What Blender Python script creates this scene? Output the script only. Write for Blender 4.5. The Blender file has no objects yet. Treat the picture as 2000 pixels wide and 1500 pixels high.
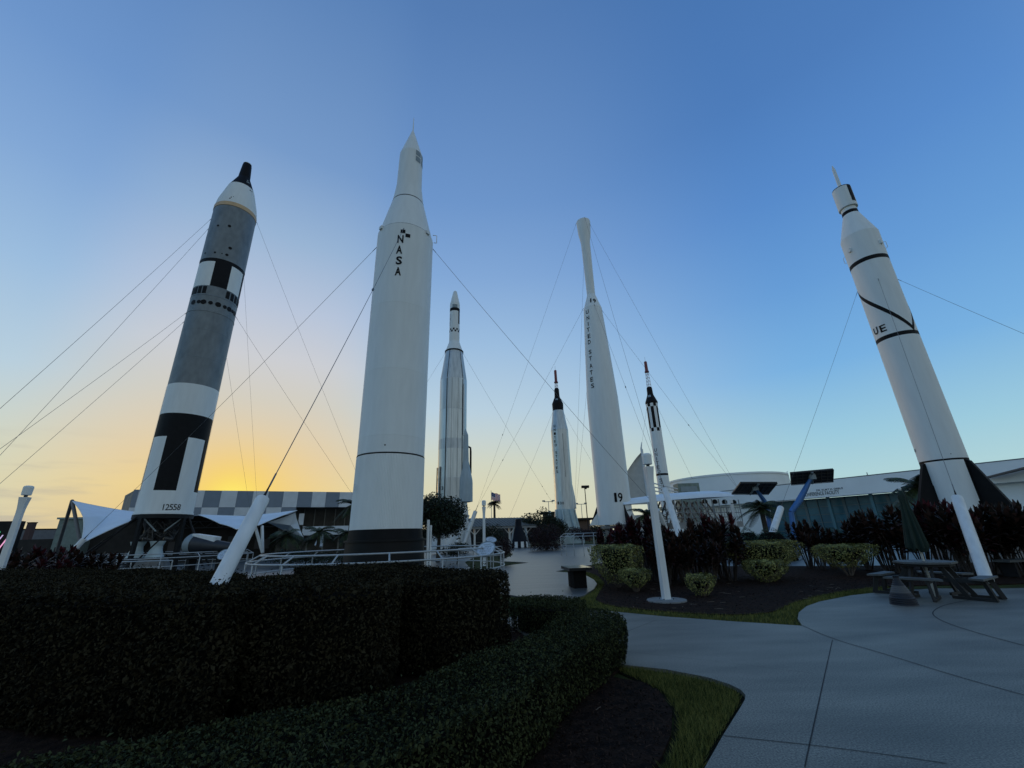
import bpy, math, random
import numpy as np
from mathutils import Vector, Matrix
random.seed(7); rng = np.random.default_rng(7)
PI = math.pi; RAD = math.radians
scene = bpy.context.scene; COL = scene.collection

# ------------------------------------------------------------ camera
FPX = 820.0; PITCH = RAD(19.75); ROLL = RAD(1.86); EYE = 1.6
Fv = np.array([0, math.cos(PITCH), math.sin(PITCH)]); R0 = np.array([1., 0, 0]); U0 = np.array([0, -math.sin(PITCH), math.cos(PITCH)])
Rv = R0*math.cos(ROLL)-U0*math.sin(ROLL); Uv = U0*math.cos(ROLL)+R0*math.sin(ROLL)
EYEP = np.array([0, 0, EYE])
cam = bpy.data.cameras.new('camera'); camo = bpy.data.objects.new('camera', cam); COL.objects.link(camo)
cam.sensor_fit = 'HORIZONTAL'; cam.sensor_width = 36; cam.lens = FPX/2000*36
cam.clip_start = 0.05; cam.clip_end = 3000
M4 = Matrix(((Rv[0], Uv[0], -Fv[0], 0), (Rv[1], Uv[1], -Fv[1], 0), (Rv[2], Uv[2], -Fv[2], EYE), (0, 0, 0, 1)))
camo.matrix_world = M4
scene.camera = camo
scene.view_settings.view_transform = 'Standard'; scene.view_settings.look = 'None'
scene.view_settings.exposure = 0.0; scene.view_settings.gamma = 1.0
scene.render.resolution_x = 1024; scene.render.resolution_y = 768

def ray(x, y):
    d = (x-1000)/FPX*Rv-(y-750)/FPX*Uv+Fv
    return d/np.linalg.norm(d)
def gz(x, y, z=0.0):                 # where a sight line meets the level z
    d = ray(x, y); return EYEP+d*((z-EYE)/d[2])
def at(x, y, Y):                     # where a sight line meets the distance Y
    d = ray(x, y); return EYEP+d*(Y/d[1])
def lin(r, g, b): 
    f = lambda c: (c/12.92 if c <= .04045 else ((c+.055)/1.055)**2.4)
    return (f(r/255), f(g/255), f(b/255))

# ------------------------------------------------------------ sky and sun
SUN_AZ = RAD(-33.4); SUN_EL = RAD(4.6)
sundir = Vector((math.sin(SUN_AZ)*math.cos(SUN_EL), math.cos(SUN_AZ)*math.cos(SUN_EL), math.sin(SUN_EL)))
w = bpy.data.worlds.new('World'); scene.world = w; w.use_nodes = True
NT = w.node_tree; NT.nodes.clear()
def N(t, **k):
    n = NT.nodes.new(t)
    for a, b in k.items(): setattr(n, a, b)
    return n
def mth(op, a, b=None, c=None):
    n = N('ShaderNodeMath', operation=op)
    for i, q in enumerate((a, b, c)):
        if q is None: continue
        if isinstance(q, (int, float)): n.inputs[i].default_value = q
        else: NT.links.new(q, n.inputs[i])
    return n.outputs[0]
def vdot(a, v):
    n = N('ShaderNodeVectorMath', operation='DOT_PRODUCT'); NT.links.new(a, n.inputs[0]); n.inputs[1].default_value = v; return n.outputs['Value']
def ramp(fac, stops, interp='LINEAR'):
    n = N('ShaderNodeValToRGB'); cr = n.color_ramp; cr.interpolation = interp
    while len(cr.elements) > 1: cr.elements.remove(cr.elements[-1])
    cr.elements[0].position = stops[0][0]; cr.elements[0].color = (*stops[0][1], 1)
    for p, c in stops[1:]:
        e = cr.elements.new(p); e.color = (*c, 1)
    NT.links.new(fac, n.inputs[0]); return n.outputs[0]
def smooth(x, a, b):
    n = N('ShaderNodeMapRange', interpolation_type='SMOOTHSTEP'); NT.links.new(x, n.inputs[0])
    n.inputs[1].default_value = a; n.inputs[2].default_value = b; return n.outputs[0]
def mixc(f, a, b, bt='MIX'):
    n = N('ShaderNodeMix', data_type='RGBA', blend_type=bt)
    for s, q in ((0, f), (6, a), (7, b)):
        if isinstance(q, (int, float)): n.inputs[s].default_value = q
        elif isinstance(q, tuple): n.inputs[s].default_value = (*q, 1)
        else: NT.links.new(q, n.inputs[s])
    return n.outputs[2]
tc = N('ShaderNodeTexCoord'); D = tc.outputs['Generated']
sx = N('ShaderNodeSeparateXYZ'); NT.links.new(D, sx.inputs[0])
el = mth('MULTIPLY', mth('ARCSINE', sx.outputs[2]), 180/PI)
elf = mth('DIVIDE', mth('ADD', el, 10.0), 100.0)
hl = mth('SQRT', mth('MAXIMUM', mth('SUBTRACT', 1.0, mth('MULTIPLY', sx.outputs[2], sx.outputs[2])), 1e-4))
dh = mth('DIVIDE', vdot(D, (math.sin(SUN_AZ), math.cos(SUN_AZ), 0)), hl)
E_ = lambda L: [((e+10)/100, lin(*c)) for e, c in L]
A = ramp(elf, E_([(0, (224, 192, 132)), (6, (236, 209, 148)), (9, (230, 206, 162)), (12, (222, 206, 177)), (16, (211, 206, 193)), (21, (204, 206, 211)), (27, (184, 197, 218)), (35, (152, 180, 212)), (44, (118, 154, 201)), (61, (88, 128, 182)), (90, (76, 108, 148))]))
Mi = ramp(elf, E_([(0, (216, 206, 172)), (6, (215, 212, 182)), (9, (209, 213, 194)), (12, (199, 211, 208)), (16, (184, 207, 222)), (25, (156, 189, 222)), (34, (130, 167, 213)), (43, (109, 149, 202)), (61, (84, 124, 179)), (90, (74, 106, 148))]))
B = ramp(elf, E_([(0, (186, 211, 204)), (5, (174, 210, 216)), (9, (156, 202, 221)), (17, (120, 176, 224)), (26, (102, 156, 214)), (36, (87, 138, 202)), (46, (77, 124, 186)), (62, (70, 114, 173)), (90, (72, 102, 146))]))
Rr = ramp(elf, E_([(0, (184, 197, 200)), (12, (182, 197, 204)), (25, (164, 187, 203)), (45, (118, 150, 186)), (70, (84, 119, 164)), (90, (76, 106, 150))]))
c = mixc(smooth(dh, 1.0, 0.94), A, Mi)
c = mixc(smooth(dh, 0.9, 0.30), c, B)
c = mixc(smooth(dh, -0.02, -0.6), c, Rr)
ds = vdot(D, sundir)
g1 = mth('POWER', mth('MAXIMUM', ds, 0.0), 210.0)
c = mixc(mth('MULTIPLY', g1, 0.8), c, lin(252, 210, 88))
g2 = mth('POWER', mth('MAXIMUM', ds, 0.0), 1500.0)
c = mixc(mth('MULTIPLY', g2, 0.9), c, lin(255, 238, 112))
# thin cloud bank low beside the sunset
mp = N('ShaderNodeMapping'); mp.inputs['Scale'].default_value = (5, 5, 34); NT.links.new(D, mp.inputs[0])
nz = N('ShaderNodeTexNoise'); nz.inputs['Scale'].default_value = 1.6; nz.inputs['Detail'].default_value = 6; NT.links.new(mp.outputs[0], nz.inputs[0])
cm = mth('MULTIPLY', smooth(nz.outputs[0], 0.46, 0.72), mth('MULTIPLY', smooth(el, 12.0, 5.0), smooth(vdot(D, (-.95, -.3, 0)), 0.32, 0.55)))
c = mixc(mth('MULTIPLY', cm, 0.55), c, lin(176, 170, 160))
bg = N('ShaderNodeBackground'); bg.inputs[1].default_value = 1.0; NT.links.new(c, bg.inputs[0])
ow = N('ShaderNodeOutputWorld'); NT.links.new(bg.outputs[0], ow.inputs[0])
sl = bpy.data.lights.new('sun', 'SUN'); sl.energy = 0.22; sl.angle = RAD(2.0); sl.color = (1.0, 0.66, 0.34)
so = bpy.data.objects.new('sun', sl); COL.objects.link(so)
so.rotation_euler = (-sundir).to_track_quat('-Z', 'Y').to_euler()

# ------------------------------------------------------------ materials
MATS = {}
def mat(name, col, rough=.6, metal=0., var=0., vscale=3., stretch=(1, 1, 1), col2=None, bump=0., bscale=40., spec=.5, leafy=False, detail=5, coat=0., speck=0.):
    if name in MATS: return MATS[name]
    m = bpy.data.materials.new(name); m.use_nodes = True; t = m.node_tree; b = t.nodes['Principled BSDF']
    b.inputs['Base Color'].default_value = (*col, 1); b.inputs['Roughness'].default_value = rough; b.inputs['Metallic'].default_value = metal
    b.inputs['Specular IOR Level'].default_value = spec
    if coat: b.inputs['Coat Weight'].default_value = coat
    tcn = t.nodes.new('ShaderNodeTexCoord')
    if var > 0 or col2:
        c2 = col2 if col2 else tuple(x*(1-var) for x in col)
        c1 = col if col2 else tuple(min(1, x*(1+var*.5)) for x in col)
        r = t.nodes.new('ShaderNodeValToRGB'); r.color_ramp.elements[0].position = .3; r.color_ramp.elements[1].position = .7
        r.color_ramp.elements[0].color = (*c2, 1); r.color_ramp.elements[1].color = (*c1, 1)
        mpn = t.nodes.new('ShaderNodeMapping'); mpn.inputs['Scale'].default_value = stretch
        t.links.new(tcn.outputs['Object'], mpn.inputs[0])
        nn = t.nodes.new('ShaderNodeTexNoise'); nn.inputs['Scale'].default_value = vscale; nn.inputs['Detail'].default_value = detail
        t.links.new(mpn.outputs[0], nn.inputs[0])
        if leafy:
            g = t.nodes.new('ShaderNodeNewGeometry'); a = t.nodes.new('ShaderNodeMath'); a.operation = 'MULTIPLY_ADD'
            t.links.new(g.outputs['Random Per Island'], a.inputs[0]); a.inputs[1].default_value = .8
            sb = t.nodes.new('ShaderNodeMath'); sb.operation = 'SUBTRACT'; t.links.new(nn.outputs[0], sb.inputs[0]); sb.inputs[1].default_value = .4
            t.links.new(sb.outputs[0], a.inputs[2]); t.links.new(a.outputs[0], r.inputs[0])
        else: t.links.new(nn.outputs[0], r.inputs[0])
        outc = r.outputs[0]
        if speck:
            n2 = t.nodes.new('ShaderNodeTexNoise'); n2.inputs['Scale'].default_value = 70; n2.inputs['Detail'].default_value = 3; t.links.new(tcn.outputs['Object'], n2.inputs[0])
            r2 = t.nodes.new('ShaderNodeValToRGB'); r2.color_ramp.elements[0].position = .35; r2.color_ramp.elements[1].position = .68
            r2.color_ramp.elements[0].color = (1-speck,)*3+(1,); r2.color_ramp.elements[1].color = (1+speck,)*3+(1,); t.links.new(n2.outputs[0], r2.inputs[0])
            mx = t.nodes.new('ShaderNodeMix'); mx.data_type = 'RGBA'; mx.blend_type = 'MULTIPLY'; mx.inputs[0].default_value = 1
            t.links.new(outc, mx.inputs[6]); t.links.new(r2.outputs[0], mx.inputs[7]); outc = mx.outputs[2]
        t.links.new(outc, b.inputs['Base Color'])
    if bump > 0:
        nb = t.nodes.new('ShaderNodeTexNoise'); nb.inputs['Scale'].default_value = bscale; nb.inputs['Detail'].default_value = 6
        t.links.new(tcn.outputs['Object'], nb.inputs[0])
        bn = t.nodes.new('ShaderNodeBump'); bn.inputs['Strength'].default_value = bump; bn.inputs['Distance'].default_value = .03
        t.links.new(nb.outputs[0], bn.inputs['Height']); t.links.new(bn.outputs[0], b.inputs['Normal'])
    MATS[name] = m; return m
def emit(name, col, s):
    m = mat(name, (0.02, .02, .02)); b = m.node_tree.nodes['Principled BSDF']
    b.inputs['Emission Color'].default_value = (*col, 1); b.inputs['Emission Strength'].default_value = s; return m
WHITE = mat('white_paint', (.77, .795, .775), .5, var=.05, spec=.35, vscale=2.2, stretch=(2.2, 2.2, .35), detail=8)
WHITE2 = mat('white_coated_steel', (.72, .74, .73), .5, var=.12, vscale=2.2, stretch=(3, 3, .6), detail=8)
BLACK = mat('black_paint', (.008, .008, .009), .6, var=.3, vscale=4, spec=.15)
GREY = mat('weathered_aluminium', (.20, .225, .235), .5, metal=.15, col2=(.135, .155, .165), vscale=1.6, stretch=(1.6, 1.6, .8), detail=9, bump=.05, bscale=6)
SILVER = mat('bare_steel', (.66, .68, .66), .36, metal=.55, col2=(.46, .49, .48), vscale=.9, stretch=(6, 6, .35), detail=8, bump=.05, bscale=3)
SILVER2 = mat('bare_steel_dull', (.56, .59, .59), .42, metal=.45, col2=(.40, .43, .44), vscale=1.2, stretch=(4, 4, .6), detail=8)
SILVER3 = mat('bare_steel_pale', (.58, .60, .58), .4, metal=.5, col2=(.44, .46, .45), vscale=1.0, stretch=(5, 5, .4), detail=8)
GREYP = mat('grey_paint', (.24, .29, .31), .5, var=.1, vscale=2)
FAIR = mat('booster_grey_paint', (.34, .42, .46), .5, var=.12, vscale=1.5, stretch=(2, 2, .6))
TAN = mat('tan_band_paint', (.62, .42, .23), .5, var=.1)
NOZZ = mat('nozzle_white', (.50, .60, .62), .5, var=.1)
DARK = mat('dark_steel', (.014, .014, .015), .6, var=.4, vscale=5, spec=.2)
MACH = mat('engine_metal', (.09, .09, .09), .45, metal=.5, var=.6, vscale=9)
RAIL = mat('railing_steel', (.42, .44, .44), .42, metal=.3, var=.12, vscale=8)
CABLE = mat('cable_steel', (.16, .165, .17), .5, metal=.4, var=.3, vscale=30)
REDP = mat('red_paint', (.20, .028, .025), .5, var=.3)
CONC = mat('concrete_paving', (.215, .205, .168), .52, col2=(.105, .102, .086), vscale=.9, stretch=(.6, 2.0, 1), detail=15, bump=.12, bscale=70, spec=.40, speck=.55)
JOINT = mat('paving_joint', (.018, .02, .022), .9)
CONC2 = mat('cast_concrete', (.20, .20, .19), .8, var=.3, vscale=5, bump=.2)
LAWN = mat('lawn_turf', (.045, .055, .014), .95, col2=(.020, .028, .008), vscale=4, bump=.5, bscale=60, spec=.1)
BLADE = mat('grass_blade', (.22, .215, .06), .8, col2=(.04, .055, .015), vscale=1.6, leafy=True, spec=.08)
MULCH = mat('bark_mulch', (.038, .020, .013), .95, col2=(.006, .004, .0035), vscale=9, bump=1., bscale=45, spec=.1)
CHIP = mat('bark_chip', (.060, .036, .026), .95, col2=(.007, .005, .004), vscale=3, leafy=True, spec=.03)
HLEAF = mat('hedge_leaf', (.040, .034, .019), .8, col2=(.011, .010, .006), vscale=1.1, leafy=True, spec=.04)
HLEAF2 = mat('low_hedge_leaf', (.058, .066, .027), .8, col2=(.015, .019, .010), vscale=1.3, leafy=True, spec=.05)
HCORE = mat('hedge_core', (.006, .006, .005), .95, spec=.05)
TWIG = mat('twig_bark', (.12, .095, .075), .85, var=.4, vscale=12)
TILEAF = mat('ti_leaf', (.045, .020, .015), .55, col2=(.010, .008, .005), vscale=1.2, leafy=True, spec=.2)
TILEAF2 = mat('ti_leaf_red', (.075, .015, .020), .55, col2=(.014, .007, .007), vscale=1.2, leafy=True, spec=.2)
TISTEM = mat('ti_stem', (.055, .042, .034), .85, var=.4, vscale=12)
GOLD = mat('golden_shrub_leaf', (.31, .30, .09), .6, col2=(.065, .075, .022), vscale=3, leafy=True, spec=.3)
GREENL = mat('tree_leaf', (.022, .034, .012), .55, col2=(.007, .011, .005), vscale=1.2, leafy=True, spec=.3)
JUNI = mat('mound_shrub_leaf', (.055, .12, .07), .6, col2=(.018, .042, .025), vscale=2, leafy=True, spec=.2)
FROND = mat('palm_frond', (.05, .07, .022), .55, col2=(.016, .024, .010), vscale=1.5, leafy=True, spec=.3)
BURG = mat('burgundy_shrub_leaf', (.035, .012, .012), .55, col2=(.010, .005, .005), vscale=1.5, leafy=True, spec=.3)
BARK = mat('tree_bark', (.05, .04, .03), .9, var=.4, vscale=8)
BGREY = mat('facade_grey_panel', (.19, .235, .29), .45, var=.08, vscale=2)
BWHITE = mat('facade_white_panel', (.66, .70, .73), .45, var=.1, vscale=1.5)
STUCCO = mat('facade_stucco', (.82, .86, .85), .8, var=.06, vscale=.4, bump=.05)
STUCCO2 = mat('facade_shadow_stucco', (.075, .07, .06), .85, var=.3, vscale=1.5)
DWALL = mat('dark_wall', (.020, .019, .017), .8, var=.4, vscale=2)
BRICK = mat('brown_brick', (.14, .085, .06), .9, var=.3, vscale=6)
GLASS = mat('teal_glazing', (.045, .19, .25), .28, col2=(.016, .075, .11), vscale=.35, spec=.5)
GLASS2 = mat('dark_glazing', (.03, .03, .03), .2, var=.4, vscale=.8)
MULL = mat('glazing_bar', (.11, .16, .17), .5)
FABRIC = mat('sail_fabric', (.72, .79, .84), .7, var=.06, vscale=1)
FABRIC2 = mat('banner_fabric', (.50, .49, .45), .8, var=.1, vscale=2)
BLUEP = mat('blue_painted_steel', (.05, .17, .42), .45, var=.12)
PANEL = mat('solar_cell_back', (.020, .018, .017), .5, var=.5, vscale=5)
UMB = mat('green_canvas', (.004, .019, .011), .8, var=.3, vscale=3)
TABLE = mat('recycled_plastic_top', (.085, .09, .088), .6, var=.2, vscale=10)
GRAN = mat('black_granite', (.006, .006, .007), .14, var=.3, vscale=40, spec=.5)
URN = mat('ribbed_urn', (.013, .016, .024), .55, var=.2)
URNR = mat('ribbed_urn_band', (.09, .09, .09), .55, var=.2)
ROOFM = mat('metal_roof', (.085, .085, .07), .6, var=.3, vscale=1, stretch=(6, 1, 1))
PLAQ = mat('plaque_enamel', (.55, .62, .70), .35, var=.25, vscale=14)
FRED = mat('flag_red', (.62, .07, .09), .8); FWHT = mat('flag_white', (.85, .85, .85), .8); FBLU = mat('flag_blue', (.06, .08, .2), .8)

# ------------------------------------------------------------ mesh helpers
def tag(o, label=None, cat=None, group=None, kind=None):
    if label: o['label'] = label
    if cat: o['category'] = cat
    if group: o['group'] = group
    if kind: o['kind'] = kind
    return o
def thing(name, label, cat, loc=(0, 0, 0), rz=0., group=None):
    o = bpy.data.objects.new(name, None); COL.objects.link(o); o.location = loc; o.rotation_euler = (0, 0, rz); o.empty_display_size = .3
    return tag(o, label, cat, group)
def copy_tree(o, parent=None):
    cpy = o.copy(); COL.objects.link(cpy)
    if parent is not None: cpy.parent = parent
    for ch in list(o.children): copy_tree(ch, cpy)
    return cpy
class MB:
    def __init__(s): s.v = []; s.f = []; s.m = []; s.s = []
    def add(s, vs, fs, mi=0, sm=False):
        o = len(s.v); s.v += [tuple(map(float, p)) for p in vs]
        for f in fs: s.f.append(tuple(i+o for i in f)); s.m.append(mi); s.s.append(sm)
        return s
    def box(s, c, d, rz=0., mi=0, rot=None):
        R = Matrix.Rotation(rz, 3, 'Z') if rot is None else rot
        vs = [Vector(c)+R @ Vector((d[0]/2*a, d[1]/2*b, d[2]/2*e)) for a, b, e in ((-1, -1, -1), (1, -1, -1), (1, 1, -1), (-1, 1, -1), (-1, -1, 1), (1, -1, 1), (1, 1, 1), (-1, 1, 1))]
        return s.add(vs, [(0, 3, 2, 1), (4, 5, 6, 7), (0, 1, 5, 4), (1, 2, 6, 5), (2, 3, 7, 6), (3, 0, 4, 7)], mi)
    def bar(s, p, q, w_, h_=None, mi=0, up=(0, 0, 1)):
        p = Vector(p); q = Vector(q); h_ = h_ or w_; z = (q-p); L = z.length; z.normalize()
        u = Vector(up); x = u.cross(z)
        if x.length < 1e-3: x = Vector((1, 0, 0)).cross(z)
        x.normalize(); y = z.cross(x)
        return s.box((p+q)/2, (w_, h_, L), mi=mi, rot=Matrix((x, y, z)).transposed())
    def tube(s, pts, r, n=8, mi=0, cap=True, closed=False):
        P = [Vector(p) for p in pts]; k = len(P); rs = r if isinstance(r, (list, tuple)) else [r]*k
        vs = []; prev = None
        for i in range(k):
            if closed: t = P[(i+1) % k]-P[i-1]
            else: t = P[min(i+1, k-1)]-P[max(i-1, 0)]
            t.normalize()
            x = (Vector((0, 0, 1)) if abs(t.z) < .95 else Vector((1, 0, 0))).cross(t) if prev is None else prev-t*prev.dot(t)
            x.normalize(); prev = x; y = t.cross(x)
            for j in range(n):
                a = 2*PI*j/n; vs.append(P[i]+(x*math.cos(a)+y*math.sin(a))*rs[i])
        fs = []
        for i in range(k if closed else k-1):
            i2 = (i+1) % k
            for j in range(n):
                fs.append((i*n+j, i*n+(j+1) % n, i2*n+(j+1) % n, i2*n+j))
        s.add(vs, fs, mi, True)
        if cap and not closed:
            s.add(vs[:n], [tuple(range(n-1, -1, -1))], mi); s.add(vs[-n:], [tuple(range(n))], mi)
        return s
    def lathe(s, prof, n=72, fn=None, mi=0, cap=True, ribs=0., sm=True, T=None):
        """prof: (z, r) from bottom to top, angle 0 faces -Y, positive to +X"""
        P2 = []; prev = None
        for i in range(len(prof)-1):
            (za, ra), (zb, rb) = prof[i], prof[i+1]; a = math.atan2(rb-ra, zb-za); fa = fn is not None or mi
            if prev is None or abs(a-prev) > .16: P2.append([prof[i]])
            P2[-1].append(prof[i+1]); prev = a
        k = len(prof)
        if cap:
            for i, rev in ((0, True), (k-1, False)):
                z, r = prof[i]
                if r > 1e-3:
                    vs = [Vector((r*math.sin(-PI+2*PI*j/n), -r*math.cos(-PI+2*PI*j/n), z)) for j in range(n)]; vs = [T @ p if T else p for p in vs]
                    s.add(vs, [tuple(range(n-1, -1, -1) if rev else range(n))], fn(0, z) if fn else mi)
        for q in P2: s._lathe(q, n, fn, mi, ribs, sm, T)
        return s
    def _lathe(s, prof, n, fn, mi, ribs, sm, T):
        o = len(s.v); k = len(prof)
        for z, r in prof:
            for j in range(n):
                a = -PI+2*PI*j/n; rr = r+(ribs if j % 2 else 0.)
                p = Vector((rr*math.sin(a), -rr*math.cos(a), z))
                s.v.append(tuple(T @ p if T else p))
        for i in range(k-1):
            for j in range(n):
                j2 = (j+1) % n; th = -180+360*(j+.5)/n; zm = (prof[i][0]+prof[i+1][0])/2
                s.f.append((o+i*n+j, o+i*n+j2, o+(i+1)*n+j2, o+(i+1)*n+j)); s.m.append(fn(th, zm) if fn else mi); s.s.append(sm)
    def patch(s, t0, t1, z0, z1, r0, r1=None, off=.006, mi=0, n=6, skew=0.):
        r1 = r0 if r1 is None else r1; vs = []
        for i in range(n+1):
            for z, r, sk in ((z0, r0, 0), (z1, r1, skew)):
                a = RAD(t0+(t1-t0)*i/n+sk); vs.append(((r+off)*math.sin(a), -(r+off)*math.cos(a), z))
        return s.add(vs, [(2*i, 2*i+2, 2*i+3, 2*i+1) for i in range(n)], mi, True)
    def dot(s, th, z, r, rad, off=.006, mi=0):
        a = RAD(th); ctr = Vector(((r+off)*math.sin(a), -(r+off)*math.cos(a), z)); tx = Vector((math.cos(a), math.sin(a), 0))
        vs = [ctr+tx*rad*math.cos(2*PI*i/14)+Vector((0, 0, rad*math.sin(2*PI*i/14))) for i in range(14)]
        return s.add(vs, [tuple(range(14))], mi)
    def prism(s, poly, z0, z1, mi=0, mtop=None):
        n = len(poly); A2 = sum(poly[i][0]*poly[(i+1) % n][1]-poly[(i+1) % n][0]*poly[i][1] for i in range(n))
        if A2 < 0: poly = poly[::-1]
        vs = [(p[0], p[1], z0) for p in poly]+[(p[0], p[1], z1) for p in poly]
        s.add(vs, [tuple(range(n, 2*n))], mi if mtop is None else mtop); s.add(vs, [tuple(range(n-1, -1, -1))], mi)
        s.add(vs, [(i, (i+1) % n, n+(i+1) % n, n+i) for i in range(n)], mi); return s
    def plate(s, pts, t, mi=0):
        """flat polygon (3-D points) given a thickness"""
        P = [Vector(p) for p in pts]; nrm = (P[1]-P[0]).cross(P[2]-P[0]).normalized()*t/2; n = len(P)
        vs = [p+nrm for p in P]+[p-nrm for p in P]
        s.add(vs, [tuple(range(n)), tuple(range(2*n-1, n-1, -1))], mi)
        return s.add(vs, [(i, n+i, n+(i+1) % n, (i+1) % n) for i in range(n)], mi)
    def build(s, name, mats, parent=None, loc=(0, 0, 0)):
        me = bpy.data.meshes.new(name); me.from_pydata(s.v, [], s.f); me.update()
        for m in (mats if isinstance(mats, (list, tuple)) else [mats]): me.materials.append(m)
        me.polygons.foreach_set('material_index', s.m); me.polygons.foreach_set('use_smooth', s.s)
        o = bpy.data.objects.new(name, me); COL.objects.link(o); o.location = loc
        if parent is not None: o.parent = parent
        return o
def npmesh(name, V, nv, m, parent=None, loc=(0, 0, 0)):
    """V: (N, nv, 3) separate polygons"""
    V = np.asarray(V, dtype=np.float32); n = V.shape[0]
    me = bpy.data.meshes.new(name); me.vertices.add(n*nv); me.vertices.foreach_set('co', V.reshape(-1))
    me.loops.add(n*nv); me.loops.foreach_set('vertex_index', np.arange(n*nv, dtype=np.int32))
    me.polygons.add(n); me.polygons.foreach_set('loop_start', np.arange(0, n*nv, nv, dtype=np.int32))
    me.update(calc_edges=True); me.validate(); me.materials.append(m)
    o = bpy.data.objects.new(name, me); COL.objects.link(o); o.location = loc
    if parent is not None: o.parent = parent
    return o
def struct(mb, name, mats, loc=(0, 0, 0)):
    return tag(mb.build(name, mats, None, loc), kind='structure')
_tx = {}
def text2d(sx_, bold=.0):
    key = (sx_, bold)
    if key in _tx: return _tx[key]
    cu = bpy.data.curves.new('t', 'FONT'); cu.body = sx_; cu.align_x = 'CENTER'; cu.align_y = 'CENTER'; cu.size = 1; cu.offset = bold; cu.resolution_u = 3
    o = bpy.data.objects.new('t', cu); COL.objects.link(o); bpy.context.view_layer.update()
    me = bpy.data.meshes.new_from_object(o.evaluated_get(bpy.context.evaluated_depsgraph_get()))
    vs = [tuple(v.co) for v in me.vertices]; fs = [tuple(p.vertices) for p in me.polygons]
    bpy.data.objects.remove(o); bpy.data.curves.remove(cu); bpy.data.meshes.remove(me)
    if vs:
        x0 = min(v[0] for v in vs); x1 = max(v[0] for v in vs); y0 = min(v[1] for v in vs); y1 = max(v[1] for v in vs)
        vs = [((v[0]-(x0+x1)/2), (v[1]-(y0+y1)/2), 0) for v in vs]; _tx[key] = (vs, fs, x1-x0, y1-y0)
    return _tx[key]
def letters(items, m_, parent):
    for a in items:
        mb = MB(); letter_on(mb, *a); mb.build('letter', m_, parent)
def letter_on(mb, ch, th, z, r, wdt, hgt, off=.012, bold=.02, mi=0):
    vs, fs, W_, H_ = text2d(ch, bold); out = []
    for x, y, _ in vs:
        zz = z+y/H_*hgt; r_ = r(zz) if callable(r) else r; a = RAD(th)+x/W_*wdt/r_; out.append(((r_+off)*math.sin(a), -(r_+off)*math.cos(a), zz))
    mb.add(out, fs, mi)
def text_flat(mb, s_, c_, ux, uy, wdt, hgt, bold=.0, mi=0):
    vs, fs, W_, H_ = text2d(s_, bold); c_ = Vector(c_); ux = Vector(ux); uy = Vector(uy)
    mb.add([c_+ux*(x/W_*wdt)+uy*(y/H_*hgt) for x, y, _ in vs], fs, mi)

# ------------------------------------------------------------ foliage helpers
def unit(v): return v/np.maximum(np.linalg.norm(v, axis=-1, keepdims=True), 1e-9)
def leaves(P, Nn, size, spread=.9, aspect=.5, fold=.25):
    """pointed four-corner leaves at P, roughly facing Nn"""
    n = len(P); nn = unit(Nn+rng.normal(0, spread, (n, 3))); t = unit(np.cross(nn, rng.normal(0, 1, (n, 3)))); b = np.cross(nn, t)
    L = (size*rng.uniform(.6, 1.25, n)*np.where(rng.random(n) < .08, 1.5, 1.))[:, None]; W_ = L*aspect
    return np.stack([P-t*L*.5, P+b*W_*.5+nn*L*fold*.4, P+t*L*.5-nn*L*fold*.3, P-b*W_*.5+nn*L*fold*.4], 1)
def inpoly(P, poly):
    x, y = P[:, 0], P[:, 1]; r = np.zeros(len(P), bool); n = len(poly)
    for i in range(n):
        x1, y1 = poly[i]; x2, y2 = poly[(i+1) % n]
        k = ((y1 > y) != (y2 > y)); xi = (x2-x1)*(y-y1)/((y2-y1) if y2 != y1 else 1e-9)+x1
        r ^= k & (x < xi)
    return r
def sample_poly(poly, dens):
    a = np.array(poly); lo = a.min(0); hi = a.max(0); n = int((hi-lo).prod()*dens)
    P = rng.uniform(lo, hi, (n, 2)); return P[inpoly(P, poly)]
def ccw(poly):
    n = len(poly); return poly if sum(poly[i][0]*poly[(i+1) % n][1]-poly[(i+1) % n][0]*poly[i][1] for i in range(n)) > 0 else poly[::-1]
def inset(poly, d):
    poly = ccw(poly); n = len(poly); out = []
    for i in range(n):
        p0, p1, p2 = (np.array(poly[i-1]), np.array(poly[i]), np.array(poly[(i+1) % n]))
        e1 = unit(p1-p0); e2 = unit(p2-p1); n1 = np.array([-e1[1], e1[0]]); n2 = np.array([-e2[1], e2[0]])
        b = unit(n1+n2); out.append(tuple(p1+b*d/max(.45, float(b@n1))))
    return out
def smoothpoly(poly, it=2):
    P = [np.array(p, float) for p in poly]
    for _ in range(it):
        Q = []
        for i in range(len(P)):
            a, b = P[i], P[(i+1) % len(P)]; Q += [a*.75+b*.25, a*.25+b*.75]
        P = Q
    return [tuple(p) for p in P]
def smoothline(pts, it=2):
    P = [np.array(p, float) for p in pts]
    for _ in range(it):
        Q = [P[0]]
        for a, b in zip(P[:-1], P[1:]): Q += [a*.75+b*.25, a*.25+b*.75]
        P = Q+[P[-1]]
    return P
def lump(x, y, k=1.): return (np.sin(x*2.3*k+1.1)+np.sin(y*2.9*k+.4)+np.sin((x+y)*4.7*k)+.6*np.sin((x-1.7*y)*9.1*k))/3.6
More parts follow.
